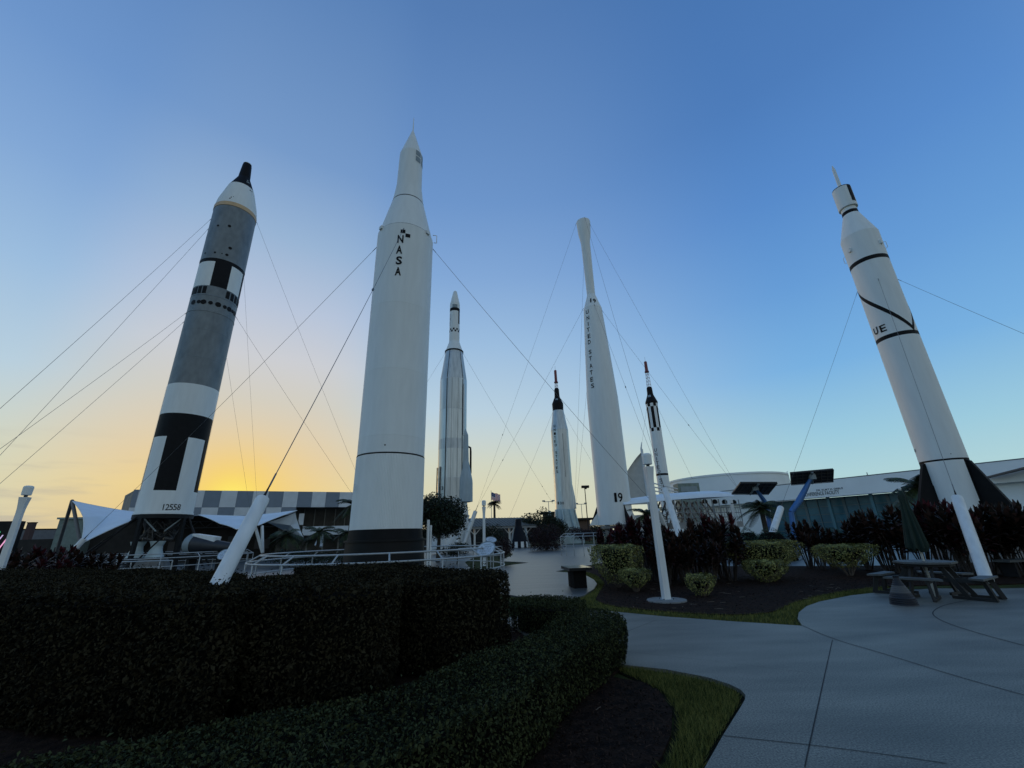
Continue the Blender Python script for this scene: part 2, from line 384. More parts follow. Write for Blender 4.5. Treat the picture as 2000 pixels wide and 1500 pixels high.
def hedge(poly, h, label, leaf, dens, size, amp=.05):
    poly = ccw(smoothpoly(poly, 2)); root = thing('clipped_hedge', label, 'hedge', (0, 0, 0))
    T = sample_poly(poly, dens); z = h+amp*lump(T[:, 0], T[:, 1])-np.abs(rng.normal(0, .035, len(T)))
    spr = rng.random(len(T)) < .02; z = z+spr*rng.uniform(.02, .10, len(T))
    P = [np.column_stack([T, z])]; Nn = [np.tile([0, 0, 1.], (len(T), 1))]
    n = len(poly)
    for i in range(n):
        a = np.array(poly[i]); b = np.array(poly[(i+1) % n]); L = np.linalg.norm(b-a); k = int(L*h*dens*1.05)
        if k < 1: continue
        t = rng.random(k); q = a+(b-a)*t[:, None]; nr = np.array([(b-a)[1], -(b-a)[0]])/L; zz = rng.uniform(.02, h, k)
        o_ = amp*1.2*lump(q[:, 0]*1.3+zz*2, q[:, 1]*1.3-zz*1.7)-np.abs(rng.normal(0, .04, k))-.06*np.clip((zz-h+.12)/.12, 0, 1)**2-.05*np.clip((.25-zz)/.25, 0, 1)
        P.append(np.column_stack([q+nr*o_[:, None], zz])); Nn.append(np.tile([nr[0], nr[1], .35], (k, 1)))
    P = np.concatenate(P); Nn = np.concatenate(Nn)
    npmesh('foliage', leaves(P, Nn, size), 4, leaf, root)
    k = max(20, int(len(T)*.004)); S = T[rng.integers(0, len(T), k)]; Q = []; SL = []
    for x, y in S:
        L = rng.uniform(.05, .16)*(1 if size > .04 else .7); d = unit(np.array([rng.normal(0, .5), rng.normal(0, .5), 1.])); b0 = np.array([x, y, h-.03]); w_ = unit(np.cross(d, [1., .3, 0]))*.0022
        Q.append([b0-w_, b0+w_, b0+d*L+w_*.4, b0+d*L-w_*.4])
        for u in (.35, .55, .75, .95): SL.append(b0+d*L*u+rng.normal(0, .006, 3))
    tag(npmesh('shoots', np.array(Q), 4, TWIG, root), kind='stuff')
    SL = np.array(SL); npmesh('shoot_leaves', leaves(SL, np.tile([0, 0, 1.], (len(SL), 1)), size*.9, 1.2), 4, leaf, root)
    MB().prism(inset(poly, .13), 0, h-.10).build('dark_core', HCORE, root)  # solid dark core added to stop see-through gaps between the leaves
    return root
def cloud(n, rx, ry, rz_, c, flat=1., k=.75, lumps=1.0):
    d = unit(rng.normal(0, 1, (n, 3))); r = rng.uniform(k, 1, n)**(.6)
    s_ = 1+.16*lumps*np.sin(d[:, 0]*5+c[0]*3)*np.sin(d[:, 1]*6+c[1])+.1*lumps*np.sin(d[:, 2]*9+d[:, 0]*7)
    P = d*(r*s_)[:, None]*np.array([rx, ry, rz_]); P[:, 2] = np.minimum(P[:, 2], rz_*flat+rng.normal(0, .02, n))
    return P+np.array(c), d
# ------------------------------------------------------------ ground, paving
ground = MB(); ground.box((0, 350, -.34), (2400, 2000, .6)); struct(ground, 'ground', LAWN)
def G(*pp): return [tuple(gz(x, y)[:2]) for x, y in pp]
pv = MB()
plaza = G((1376, 1500), (1412, 1436), (1446, 1382), (1455, 1366), (1456, 1357), (1447, 1347), (1425, 1336), (1380, 1322), (1300, 1307), (1205, 1297)) + [(0.6, 6.4), (-.4, 9.7), (1.0, 10.6)] + \
    G((1185, 1193), (1300, 1204), (1440, 1214), (1567, 1222), (1558, 1208), (1560, 1196), (1575, 1184), (1600, 1175), (1660, 1163), (1730, 1155), (1830, 1149), (1915, 1150))+[(14, 11.3), (17, 8.5), (16, 2), (8, -3), (0.3, -3), (.7, 1.8)]
pv.prism(plaza, -.07, 0)
def jline(pts, w_=.009):
    P = smoothline([tuple(gz(x, y)[:2]) for x, y in pts], 2)
    vs = []; n = len(P)
    for i in range(n):
        t = unit(P[min(i+1, n-1)]-P[max(i-1, 0)]); nr = np.array([-t[1], t[0]])*w_/2
        vs += [(*(P[i]+nr), .0035), (*(P[i]-nr), .0035)]
    pv.add(vs, [(2*i, 2*i+1, 2*i+3, 2*i+2) for i in range(n-1)], 1)
jline([(1567, 1222), (1625, 1248), (1740, 1281), (1860, 1319), (2000, 1358)], .013)
jline([(1626, 1250), (1604, 1350), (1581, 1455), (1572, 1499)])
jline([(1412, 1437), (1500, 1447), (1581, 1455), (1730, 1474), (1850, 1492)])
jline([(1905, 1170), (1845, 1181), (1822, 1193), (1822, 1203), (1850, 1218), (1920, 1240), (2000, 1261)], .018)
jline([(1215, 1272), (1400, 1292), (1590, 1316)], .004)
jline([(1216, 1237), (1280, 1212)], .007)
struct(pv, 'path', [CONC, JOINT])
p2 = MB()
bench_plaza = G((985, 1160), (1010, 1164), (1060, 1168), (1108, 1172), (1140, 1163), (1160, 1150), (1166, 1140), (1160, 1132), (1145, 1124), (1120, 1119), (1085, 1116)) + G((1110, 1111), (1150, 1104), (1185, 1098), (1192, 1090)) + [(9, 34), (14, 40), (14, 62), (-3, 62)] + G((995, 1077), (1002, 1084), (985, 1091), (975, 1096), (1005, 1097), (1033, 1099), (1000, 1103), (985, 1106))+[(-1.8, 22.6), (-1.6, 17), (-1.2, 14)]
p2.prism(bench_plaza, -.07, 0.0)
struct(p2, 'plaza', [mat('painted_sheen_paving', (.115, .118, .112), .36, col2=(.06, .064, .064), vscale=.9, stretch=(.4, 3, 1), detail=8, bump=.2, bscale=50, spec=.45, speck=.2)])  # gloss streaks are painted in as stretched light and dark colour
p3 = MB(); p3.prism([(-70, 46), (-70, 14), (-30, 9.5), (-11.5, 11.2), (-9.5, 12.5), (-5.6, 11.9), (-2.2, 12.6), (-2.3, 23), (-3.5, 30), (-3.6, 62), (-40, 62)], -.07, -.002)
struct(p3, 'court', [mat('court_paving', (.12, .128, .126), .42, col2=(.075, .082, .08), vscale=.4, detail=8, bump=.1, bscale=50)])
p4 = MB(); p4.prism([(9.4, 20.5), (14, 18.5), (22, 18.5), (40, 30), (70, 62), (30, 66), (15, 40), (9.2, 30)], -.07, -.006)
struct(p4, 'forecourt', [mat('forecourt_paving', (.13, .14, .14), .4, col2=(.085, .092, .092), vscale=.4, detail=8)])
# mulch beds
bed = MB()
nearbed = G((1216, 1299), (1190, 1318), (1255, 1330), (1290, 1350), (1312, 1385), (1310, 1430), (1290, 1475), (1270, 1500))+[(.55, 2.6), (.1, 1.0), (-4, .6), (-9, .6), (-14, 5), (-3.2, 5.2), (-.2, 9.6), (.4, 9.5)]
bed.prism(nearbed, -.06, -.012); 
farbed = smoothpoly(G((1128, 1112), (1165, 1122), (1182, 1138), (1168, 1158), (1162, 1172), (1200, 1183), (1270, 1190), (1350, 1196), (1440, 1199), (1510, 1194), (1540, 1178), (1590, 1163), (1660, 1151), (1740, 1142))+[(13.5, 12.2), (24, 13), (22, 18.9), (14, 19), (9, 21), (9.2, 32), (5.4, 31)], 1)
bed.prism(farbed, -.06, -.015)
soil = MB(); struct(bed, 'mulch_bed', MULCH)
chips = []
for poly, dn, s_ in ((nearbed, 1300, .032), (farbed, 160, .05)):
    P = sample_poly(poly, dn); P = P[(np.hypot(P[:, 0], P[:, 1]) < 18) & ((P[:, 0] > -.6) | (P[:, 1] > 9))]; z = rng.uniform(-.012, .006, len(P))
    chips.append(leaves(np.column_stack([P, z]), np.tile([0, 0, 1.], (len(P), 1)), s_, .35, .3, .05))
tag(npmesh('bark_chips', np.concatenate(chips), 4, CHIP), kind='stuff')
tw = MB()
for poly, k in ((nearbed, 22), (farbed, 40)):
    P = sample_poly(poly, 60); P = P[(P[:, 0] > -.3) & (np.hypot(P[:, 0], P[:, 1]) < 16)][:k*9:9]
    for x, y in P:
        a = random.uniform(0, 6.3); L = random.uniform(.06, .22); pts = [(x+L*t*math.cos(a)+.02*math.sin(9*t), y+L*t*math.sin(a)+.02*math.sin(7*t+1), .004+.008*math.sin(3*t)) for t in (0, .3, .6, 1)]
        tw.tube(pts, [.003, .0035, .003, .0015], 5)
tag(tw.build('fallen_twigs', mat('dry_twig', (.22, .18, .14), .9, var=.4, vscale=20)), kind='stuff')
# grass blades
def blades(poly, dens, h, clip=None):
    P = sample_poly(poly, dens)
    if clip is not None: P = P[~inpoly(P, clip)]
    n = len(P); a = rng.uniform(0, 2*PI, n); hh = h*rng.uniform(.5, 1.25, n); l = rng.normal(0, .45, (n, 2))*hh[:, None]
    wv = np.column_stack([np.cos(a), np.sin(a)])*(.0028+.0012*np.hypot(P[:, 0], P[:, 1])/6)[:, None]
    B0 = np.column_stack([P-wv, np.full(n, -.05)]); B1 = np.column_stack([P+wv, np.full(n, -.05)]); T = np.column_stack([P+l, -.045+hh])
    return np.stack([B0, B1, T], 1)
grass_near = smoothpoly(G((1196, 1303), (1216, 1298), (1300, 1308), (1380, 1323), (1425, 1337), (1447, 1348), (1456, 1360), (1446, 1380), (1411, 1436), (1376, 1500))+[(.95, 3.0), (.6, 2.6)]+G((1275, 1500), (1292, 1475), (1313, 1430), (1316, 1388), (1292, 1350), (1255, 1329)), 1)
grass_far = G((985, 1165), (1060, 1169), (1109, 1173), (1141, 1164), (1161, 1151), (1167, 1140), (1160, 1131), (1145, 1123), (1110, 1113), (1128, 1112), (1165, 1122), (1182, 1138), (1168, 1158), (1162, 1172), (1200, 1183), (1270, 1190), (1350, 1196), (1440, 1199), (1510, 1194), (1540, 1178), (1590, 1163), (1660, 1151), (1735, 1143), (1735, 1154), (1660, 1162), (1600, 1174), (1574, 1184), (1558, 1196), (1556, 1208), (1566, 1222), (1440, 1213), (1300, 1203), (1180, 1192), (1120, 1190))
soil.prism(grass_near, -.06, -.032); struct(soil, 'soil', mat('soil_with_edge_shade', (.014, .014, .006), .95, col2=(.006, .006, .004), vscale=6, spec=.05))  # soil kept near black to paint the edge shadow along the paving
tag(npmesh('grass', np.concatenate([blades(inset(grass_near, .045), 12000, .062), blades(grass_far, 2000, .06)]), 3, BLADE), kind='stuff')

# ------------------------------------------------------------ rockets
def polar(px, py, dist, bear):
    """angle round the axis and height of the point a sight line marks on a rocket"""
    d = ray(px, py); az = math.atan2(d[0], d[1])-bear; return az, d[2]/math.hypot(d[0], d[1])
class RK:
    def __init__(s, name, label, dist, bear, cat='rocket', z0=0):
        s.d = dist; s.b = RAD(bear); s.loc = (dist*math.sin(s.b), dist*math.cos(s.b), z0); s.z0 = z0
        s.o = thing(name, label, cat, s.loc, -s.b)
    def tz(s, px, py, r):
        az, k = polar(px, py, s.d, s.b); lat = s.d*math.tan(az); sn = max(-.999, min(.999, lat/r*math.cos(az)*1.0))
        th = math.asin(sn); dd = s.d-r*math.cos(th); dd = dd/math.cos(az)
        return math.degrees(th), EYE+dd*k-s.z0
    def world(s, th, z, r):
        a = RAD(th); p = Vector((r*math.sin(a), -r*math.cos(a), z)); return Matrix.Rotation(-s.b, 3, 'Z') @ p+Vector(s.loc)

# --- Titan / Gemini
T = RK('two_stage_rocket', 'tall grey, white and black two-stage rocket numbered 12558 with a black capsule on top', 37.24, -38.95)
R = 1.54; bz = 3.54
def colband(th, z):
    if z > 10.17: return 0 if z < 12.36 else 2
    if z > 8.55: return 1
    if z < 5.0: return 0
    for a, b in ((-33, 12), (57, 102), (147, 192), (-123, -78)):
        if a <= th <= b or a <= th-360 <= b or a <= th+360 <= b: return 1
    return 0
m = MB().lathe([(bz, 1.60), (bz+.12, 1.6), (bz+.13, R+.02), (5.0, R), (8.55, R), (10.17, R), (12.36, R), (14.4, R), (14.43, R+.008), (14.47, R), (16.6, R), (16.63, R+.008), (16.67, R), (18.1, R), (18.12, R+.02), (18.2, R+.02), (18.22, R), (19.45, R), (19.47, R+.015), (19.55, R), (20.27, R)], 120, colband, ribs=.004)
for i, th in enumerate((-55, -38, -26, -9, 9, 26, 40, 53, 66)): m.dot(th, 18.85, R, .20 if i % 2 == 0 else .15, .02, 1)
for th in (-75, -62, -49, -36, 22, 36, 50, 64, 78): m.patch(th, th+10, 19.6, 20.22, R, mi=1, off=.02)
for th in (-85, 88): m.patch(th, th+5, bz+.15, 12.3, R, mi=0, off=.03)
m.build('first_stage', [WHITE, BLACK, GREY], T.o)
def stage2(th, z):
    if 20.3 < z < 22.5: return 1 if (-20 < th < 22 or 66 < th < 108 or -108 > th or th > 150) else 0
    if 22.5 < z < 22.8: return 1
    return 2
m = MB().lathe([(20.28, R), (20.31, R), (22.5, R), (22.79, R), (22.8, R+.015), (22.9, R+.015), (22.92, R), (25.2, R), (25.23, R+.008), (25.26, R), (28.04, R)], 120, stage2, ribs=.003)
for th, z, q in ((-58, 23.3, .07), (-28, 23.3, .08), (2, 23.3, .11), (-10, 23.3, .05), (6, 24.0, .13), (-8, 26.0, .12), (-38, 25.9, .09)): m.dot(th, z, R, q, .02, 1)
m.build('second_stage', [WHITE, BLACK, GREY], T.o)
MB().lathe([(28.05, R+.01), (28.06, R+.03), (28.42, R+.03), (28.43, R)], 96).build('adapter_ring', TAN, T.o)
m = MB().lathe([(28.43, 1.53), (29.2, 1.43), (31.05, .96)], 128, ribs=.022)
for th, z, q in ((-22, 28.9, .07), (-18, 29.0, .07), (-25, 28.75, .06), (34, 30.7, .05), (44, 30.72, .05), (80, 28.8, .1)): m.dot(th, z, 1.53-(z-28.43)*.215, q, .05, 1)
m.build('equipment_adapter', [WHITE, BLACK], T.o)
m = MB().lathe([(31.05, .965), (31.1, .95), (32.35, .46), (32.75, .44), (33.8, .36), (33.98, .32), (34.05, .22)], 64)
for th, z in ((20, 31.55), (30, 31.6), (24, 31.8)): m.dot(th, z, .78-(z-31.5)*.4, .07, .03, 1)
m.lathe([(33.99, .33), (34.03, .33), (34.07, .24)], 32, mi=2)
m.build('capsule', [BLACK, GREYP, WHITE2], T.o)
m = []
for ch, k in zip('12558', range(5)):
    th, z = T.tz(319.5+7.2*k, 990.5, R); m.append((ch, th, z, R, .19 if ch != '1' else .05, .38, .032, .005))
letters(m, DARK, T.o)
m = MB()
for th in (45, 135, 225, 315):
    a = RAD(th); x, y = 1.75*math.sin(a), -1.75*math.cos(a)
    m.bar((x*.9, y*.9, 0), (x*.86, y*.86, bz), .20)
    a2 = RAD(th+90); x2, y2 = 1.75*math.sin(a2), -1.75*math.cos(a2)
    m.tube([(x*1.0, y, .2), (x2*.9, y2*.9, 3.4)], .05, 6)
for sx_ in (-1, 1):
    m.tube([(sx_*1.3, -.9, 3.4), (sx_*2.6+(-1.2 if sx_ < 0 else 0), -1.2, .3)], .07, 6); m.tube([(sx_*1.3, .4, 3.4), (sx_*3.0+(-1.2 if sx_ < 0 else 0), -.6, .3)], .06, 6)
m.lathe([(3.28, 1.62), (3.53, 1.62)], 48)
m.build('launch_stand', DARK, T.o)
m = MB()
for th in (45, 135, 225, 315):
    a = RAD(th); a2 = RAD(th+90); x, y, x2, y2 = 1.5*math.sin(a), -1.5*math.cos(a), 1.5*math.sin(a2), -1.5*math.cos(a2)
    m.tube([(x, y, 3.4), (x*.6+x2*.4, y*.6+y2*.4, 2.5)], .05, 6); m.tube([(x2, y2, 3.4), (x*.4+x2*.6, y*.4+y2*.6, 2.5)], .05, 6)
m.build('thrust_strut', GREYP, T.o)
m = MB()
for sx_ in (-.52, .52):
    m.lathe([(1.95, .26), (2.25, .34), (2.6, .30), (3.3, .55)], 20, T=Matrix.Translation((sx_, 0, 0)))
    m.tube([(sx_-.4, -.3, 2.2), (sx_-.1, -.5, 2.5), (sx_+.3, -.4, 2.3), (sx_+.45, -.1, 2.8)], .08, 6)
    m.tube([(sx_+.2, -.5, 2.0), (sx_-.25, -.55, 2.1)], .13, 8)
for k in range(14): m.tube([(random.uniform(-1, 1), random.uniform(-.8, -.2), random.uniform(1.9, 2.6)), (random.uniform(-1, 1), random.uniform(-.8, -.2), random.uniform(2.3, 3.3))], .035, 5)
m.build('engine_block', MACH, T.o)
for sx_, sy in ((.02, -.55), (-.95, .2)):
    MB().lathe([(.95, .50), (1.1, .43), (1.4, .33), (1.62, .31), (1.85, .40), (1.92, .42)], 28, T=Matrix.Translation((sx_, sy, 0))).build('nozzle', NOZZ, T.o)
MB().lathe([(0, 1.15), (.9, .72)], 20).build('pedestal', CONC2, T.o)

# --- white rocket with NASA lettering
J = RK('tall_white_rocket', 'tall white rocket lettered NASA with a pointed nose and black base ring', 17.97, -16.38)
def jf(th, z): return 1 if 17.70 < z < 17.77 or 15.52 < z < 15.56 else 0
m = MB().lathe([(15.48, 1.335), (15.521, 1.335), (15.559, 1.31), (17.705, .805), (17.765, .795), (17.9, .77), (18.9, .64), (21.07, .60), (22.9, .07), (22.96, .03)], 96, jf)
m.tube([(0, 0, 22.9), (0, 0, 24.0)], [.035, .012], 8)
for t0, z0 in ((22, 20.28), (22, 20.70), (60, 20.28), (60, 20.70)): m.patch(t0, t0+30, z0, z0+.34, .615-.0185*(z0-20.3), .615-.0185*(z0-20), mi=2, off=.012)
m.build('upper_stage', [WHITE, BLACK, GREYP], J.o)
m = MB().lathe([(4.74, 1.335), (5.4, 1.335), (5.41, 1.338), (5.44, 1.335), (8.2, 1.335), (8.21, 1.338), (8.24, 1.335), (11.3, 1.335), (11.31, 1.338), (11.34, 1.335), (15.42, 1.335), (15.48, 1.335)], 128)
th, z = J.tz(753, 869, 1.335); m.dot(th, z, 1.335, .03, .01, 1)
for px, py in ((787.6, 452), (796.4, 460.3)):
    th, z = J.tz(px, py, 1.335); m.patch(th-4.6, th+4.6, z-.10, z+.10, 1.335, mi=1, off=.01)
m.build('booster_tank', [WHITE, BLACK], J.o)
m = MB().lathe([(4.69, 1.35), (4.72, 1.35)], 128, mi=1); m.lathe([(1.94, 1.355), (4.68, 1.335)], 288, ribs=.013, sm=False)
th, z = J.tz(700, 952, 1.34)
for s_ in (-.03, .03):
    pts = [(1.45*math.sin(RAD(th+s_*40)), -1.45*math.cos(RAD(th+s_*40)), z+q) for q in (-.12, .12)]; m.tube(pts, .012, 6)
m.build('ribbed_skirt', [WHITE, BLACK], J.o)
m = []
for ch, px, py in (('N', 783, 467), ('A', 780.7, 487.8), ('S', 780, 508.8), ('A', 778.2, 530)):
    th, z = J.tz(px, py, 1.335); m.append((ch, th, z, 1.335, .27, .44, .013, .03))
letters(m, BLACK, J.o)
m = MB()
for px, py in ((749, 447), (831, 455.5)):
    th, z = J.tz(px, py, 1.28); a = RAD(th)
    MB().box((1.33*math.sin(a), -1.33*math.cos(a), z), (.20, .16, .16), rz=a).build('bracket', WHITE2, J.o)
m.tube([(1.36, -.25, 15.5), (1.5, -.25, 15.5), (1.5, -.25, 15.95), (1.3, -.25, 15.95)], .02, 6)
m.build('step_rung', WHITE2, J.o)
MB().lathe([(1.58, 1.40), (1.90, 1.37), (1.938, 1.37)], 96).build('base_ring', BLACK, J.o)
m = MB().lathe([(.42, 1.50), (1.35, 1.47), (1.5, 1.47), (1.505, 1.52), (1.575, 1.52), (1.58, 1.4)], 96)
m.build('launch_table', [mat('black_gloss_paint', (.008, .0085, .009), .5, var=.3, vscale=2, spec=.2)], J.o)
m = MB()
for k in range(6):
    a = k*PI/3+.3; m = MB(); m.box((1.15*math.sin(a), -1.15*math.cos(a), .21), (.34, .34, .42), rz=a); m.build('footing', DARK, J.o)
m = MB(); th, z = J.tz(828, 1030, 1.5); m.tube([(1.55, -.55, 0), (1.55, -.55, 2.25)], .055, 8)
m.build('conduit', WHITE2, J.o); m = MB(); m.tube([(1.66, -.45, 0), (1.66, -.45, 2.05)], .045, 8); m.build('conduit', WHITE2, J.o)

# --- silver rocket, slim white upper stage (Atlas-Agena kind)
A3 = RK('silver_rocket', 'silver rocket with a slim white checkered upper stage, partly behind a bushy tree', 46.24, -8.42)
def ag(th, z):
    if 27.6 < z < 28.05: return 1
    if 24.75 < z < 25.25:
        row = int((z-24.75)/.25); return 1 if (int((th+180)//20)+row) % 2 else 0
    if 25.9 < z < 27.6 and 45 < th < 76: return 1
    if 28.05 < z < 28.5 and -30 < th < 30: return 2
    return 0
m = MB().lathe([(22.35, 1.02), (23.58, .62), (24.75, .615), (25.0, .613), (25.25, .612), (25.9, .612), (27.62, .61), (28.04, .61), (28.5, .61), (28.8, .60), (30.35, .27), (30.6, .2), (30.68, .1)], 72, ag)
for k in range(6): letter_on(m, 'UNITED '[k], -62, 27.1-k*.27, .615, .16, .17, .012, 0, 1)
m.build('upper_stage', [WHITE, BLACK, GREYP], A3.o)
m = MB().lathe([(5.35, 1.525), (7.4, 1.525), (7.41, 1.535), (7.44, 1.525), (10.5, 1.525), (11.6, 1.525), (14.9, 1.525), (14.92, 1.535), (14.95, 1.525), (18.55, 1.535), (22.2, 1.02), (22.21, 1.10), (22.33, 1.10), (22.34, 1.03)], 72,
    lambda th, z: 3 if z > 22.2 else (1 if z > 18.55 or 10.5 < z < 11.6 else (2 if z < 7.42 or 14.93 < z < 18.5 and abs(th+10) < 40 else 0)))
for th in (-28, 42):
    m.patch(th-1.4, th+1.4, 5.5, 18.5, 1.535, mi=3, off=.03, n=3); m.patch(th-1.2, th+1.2, 18.6, 22.2, 1.53, 1.02, mi=3, off=.03, n=3)
m.patch(46, 52, 12, 17.9, 1.535, mi=4, off=.05)
for th in (-6, 20): m.patch(th-.4, th+.4, 5.5, 18.5, 1.535, mi=3, off=.008, n=2)
for th in (-80, -52): m.tube([(1.6*math.sin(RAD(th)), -1.6*math.cos(RAD(th)), q) for q in (4.6, 8.6)], .06, 6, mi=3)
m.build('tank', [SILVER, SILVER2, SILVER3, DARK, WHITE], A3.o)
for sgn, th0 in ((1, 68), (-1, -152)):
    a = RAD(th0); Tm = Matrix.Translation((1.38*math.sin(a), -1.38*math.cos(a), 0))
    m = MB().lathe([(4.95, .62), (5.0, .92), (6.9, .92), (7.2, .90), (9.2, .50), (12.1, .42), (12.9, .12)], 28, T=Tm)
    m.build('booster_fairing', FAIR, A3.o)
m = MB(); th = 92; a = RAD(th)
m.tube([(1.6*math.sin(a), -1.6*math.cos(a), 11.0), (1.98*math.sin(a), -1.98*math.cos(a), 10.8), (2.0*math.sin(a), -2.0*math.cos(a), 10.4), (2.0*math.sin(a), -2.0*math.cos(a), 8.0)], .11, 8)
m.build('vernier_pipe', DARK, A3.o)
m = []
for ch, px in (('1', 859.2), ('3', 864.5)):
    th, z = A3.tz(px, 953.5, 1.53); m.append((ch, th, z, 1.53, .22, .38, .02, .02))
letters(m, DARK, A3.o)
m = MB()
for k in range(4):
    a = k*PI/2+.5; m.plate([(1.7*math.sin(a), -1.7*math.cos(a), 5.3), (1.7*math.sin(a+1.4), -1.7*math.cos(a+1.4), 5.3), (2.1*math.sin(a+1.5), -2.1*math.cos(a+1.5), .2), (2.1*math.sin(a-.1), -2.1*math.cos(a-.1), .2)], .05)
vs = []; nn = 40
for i in range(nn+1):
    a = RAD(-70+150*i/nn); f_ = .10*math.sin(i*1.9)+.06*math.sin(i*4.1)
    vs += [((2.05+f_)*math.sin(a), -(2.05+f_)*math.cos(a), .5), ((1.62+f_*.4)*math.sin(a), -(1.62+f_*.4)*math.cos(a), 5.15-.9*abs(math.sin(i*.23))+.25*math.sin(i*1.1))]
m.add(vs, [(2*i, 2*i+2, 2*i+3, 2*i+1) for i in range(nn)], 0, True)
m.tube([(.3, -2.3, .4), (1.7, -1.7, 3.6)], .16, 8); m.tube([(-.4, -2.3, .4), (1.2, -2.0, 3.0)], .06, 6)
m.build('wrapped_launcher', WHITE2, A3.o)

# --- silver rocket with capsule and escape tower
B4 = RK('silver_capsule_rocket', 'silver rocket lettered UNITED STATES with a black capsule and red escape tower', 74.02, 6.37)
def lattice(mb, z0, z1, r0, r1, n, t_, mi=0):
    c_ = [[Vector((r*math.sin(RAD(a)), -r*math.cos(RAD(a)), z)) for a in (0, 120, 240)] for z, r in [(z0+(z1-z0)*i/n, r0+(r1-r0)*i/n) for i in range(n+1)]]
    for i in range(n):
        for k in range(3):
            mb.tube([c_[i][k], c_[i+1][k]], t_, 5, mi); mb.tube([c_[i][k], c_[i+1][(k+1) % 3]], t_*.7, 5, mi); mb.tube([c_[i+1][k], c_[i+1][(k+1) % 3]], t_*.7, 5, mi)
m = MB(); lattice(m, 25.55, 28.0, .42, .26, 4, .035); m.build('tower_lattice', mat('white_tower_paint', (.5, .4, .38), .5), B4.o)
m = MB().lathe([(27.95, .36), (28.0, .40), (28.35, .25), (30.4, .24), (30.5, .12)], 20)
m.tube([(0, 0, 30.5), (0, 0, 31.3)], .02, 6); m.build('escape_motor', REDP, B4.o)
m = MB().lathe([(22.55, 1.0), (22.8, .98), (23.85, 1.02), (25.1, .50), (25.5, .46), (26.6, .44), (26.9, .30)], 40); m.patch(-25, 10, 24.3, 24.7, .82, .66, mi=1, off=.01)
m.build('capsule', [BLACK, GREYP], B4.o)
m = MB().lathe([(8.2, 1.525), (11.2, 1.525), (11.22, 1.535), (11.25, 1.525), (15.2, 1.525), (15.22, 1.535), (15.25, 1.525), (18.8, 1.525), (18.82, 1.54), (18.88, 1.53), (20.6, 1.25), (22.5, 1.0)], 64, lambda th, z: 1 if z > 18.85 else (2 if abs(th+25) < 16 else 0))
m.patch(18, 20, 10.5, 18, 1.53, mi=3, off=.02, n=2); m.patch(-88, -84, 2.5, 12, 1.6, mi=3, off=.05, n=2)
m.build('tank', [SILVER3, SILVER2, SILVER, DARK], B4.o)
m = MB().lathe([(5.35, 1.62), (5.6, 1.60), (8.2, 1.525)], 64)
a = RAD(85); m.lathe([(5.4, .62), (7.0, .58), (9.3, .25), (9.6, .05)], 20, T=Matrix.Translation((1.3*math.sin(a), -1.3*math.cos(a), 0)))
m.build('engine_skirt', SILVER3, B4.o)
m = []; y0, y1 = 835, 917; s_ = 'UNITED STATES'
for k, ch in enumerate(s_):
    if ch == ' ': continue
    py = 832+(921-832)*k/12; px = 1083+(1087.5-1083)*k/12+(1 if k > 4 else 0)
    th, z = B4.tz(px, py, 1.54); m.append((ch, th, z, 1.54, .38, .46, .03, .01))
for ch, px in (('1', 1090.5), ('3', 1095.5), ('0', 1100)):
    th, z = B4.tz(px, 982.5, 1.6); m.append((ch, th, z, 1.6, .26, .42, .04, .01))
letters(m, DARK, B4.o)
m = MB().lathe([(1.0, 2.25), (1.3, 2.2), (5.3, 1.70), (5.34, 1.70)], 12, sm=False)
for th in (-55, -15, 25, 60):
    a = RAD(th); m.bar((1.78*math.sin(a), -1.78*math.cos(a), 5.2), (2.5*math.sin(a+.2), -2.5*math.cos(a+.2), 1.0), .22)
m.box((-2.6, -.6, 3.3), (.5, .5, 3.6)); m.box((0, 0, .5), (5.5, 5.5, 1.0))
m.build('launcher', mat('pale_green_paint', (.42, .52, .53), .5, var=.15), B4.o)

# --- tapered white rocket numbered 19
C5 = RK('slender_white_rocket', 'slender white rocket with flared tip, lettered UNITED STATES and numbered 19', 32.01, 12.62)
MB().lathe([(19.25, .75), (20.62, .345), (26.0, .40), (27.0, .55), (28.2, .62), (28.32, .61)], 64).build('upper_stage', WHITE, C5.o)
m = MB().lathe([(2.04, 1.22), (5.0, 1.205), (8.5, 1.20), (10.5, 1.195), (11.3, 1.185), (15.3, .98), (19.25, .755)], 80)
m.build('tapered_tank', WHITE, C5.o)
m = []
for ch, px, py in (('1', 1154, 587), ('9', 1160.5, 588)):
    th, z = C5.tz(px, py, .56); m.append((ch, th, z, lambda q: .755-(q-19.25)*.2956, .10 if ch == '1' else .24, .44, .025, .02))
ys = [609, 621, 632.5, 644, 656.5, 668, None, 687.5, 700, 714.5, 727.5, 741, 753.5]; xs = [1147.3, 1148.5, 1149.3, 1149.3, 1150.8, 1151.5, None, 1153, 1153.8, 1154.8, 1155.5, 1156.3, 1158]
for ch, px, py in zip('UNITED STATES', xs, ys):
    if px is None: continue
    th, z = C5.tz(px, py, .9); rr = .755+(19.25-z)*.0565; th, z = C5.tz(px, py, rr); m.append((ch, th, z, rr, .26 if ch != 'I' else .055, .36, .02, .012))
for ch, px in (('1', 1202, ), ('9', 1211)):
    th, z = C5.tz(px, 971.5, 1.21); m.append((ch, th, z, 1.21, .17 if ch == '1' else .33, .62, .025, .015))
letters(m, BLACK, C5.o)
for th, mm in ((-88, BLACK), (34, DARK), (118, WHITE), (-150, WHITE)):
    a = RAD(th); e = Vector((math.sin(a), -math.cos(a), 0))
    MB().plate([e*1.2+Vector((0, 0, 3.35)), e*1.2+Vector((0, 0, 2.06)), e*1.78+Vector((0, 0, 2.06))], .06).build('fin', mm, C5.o)
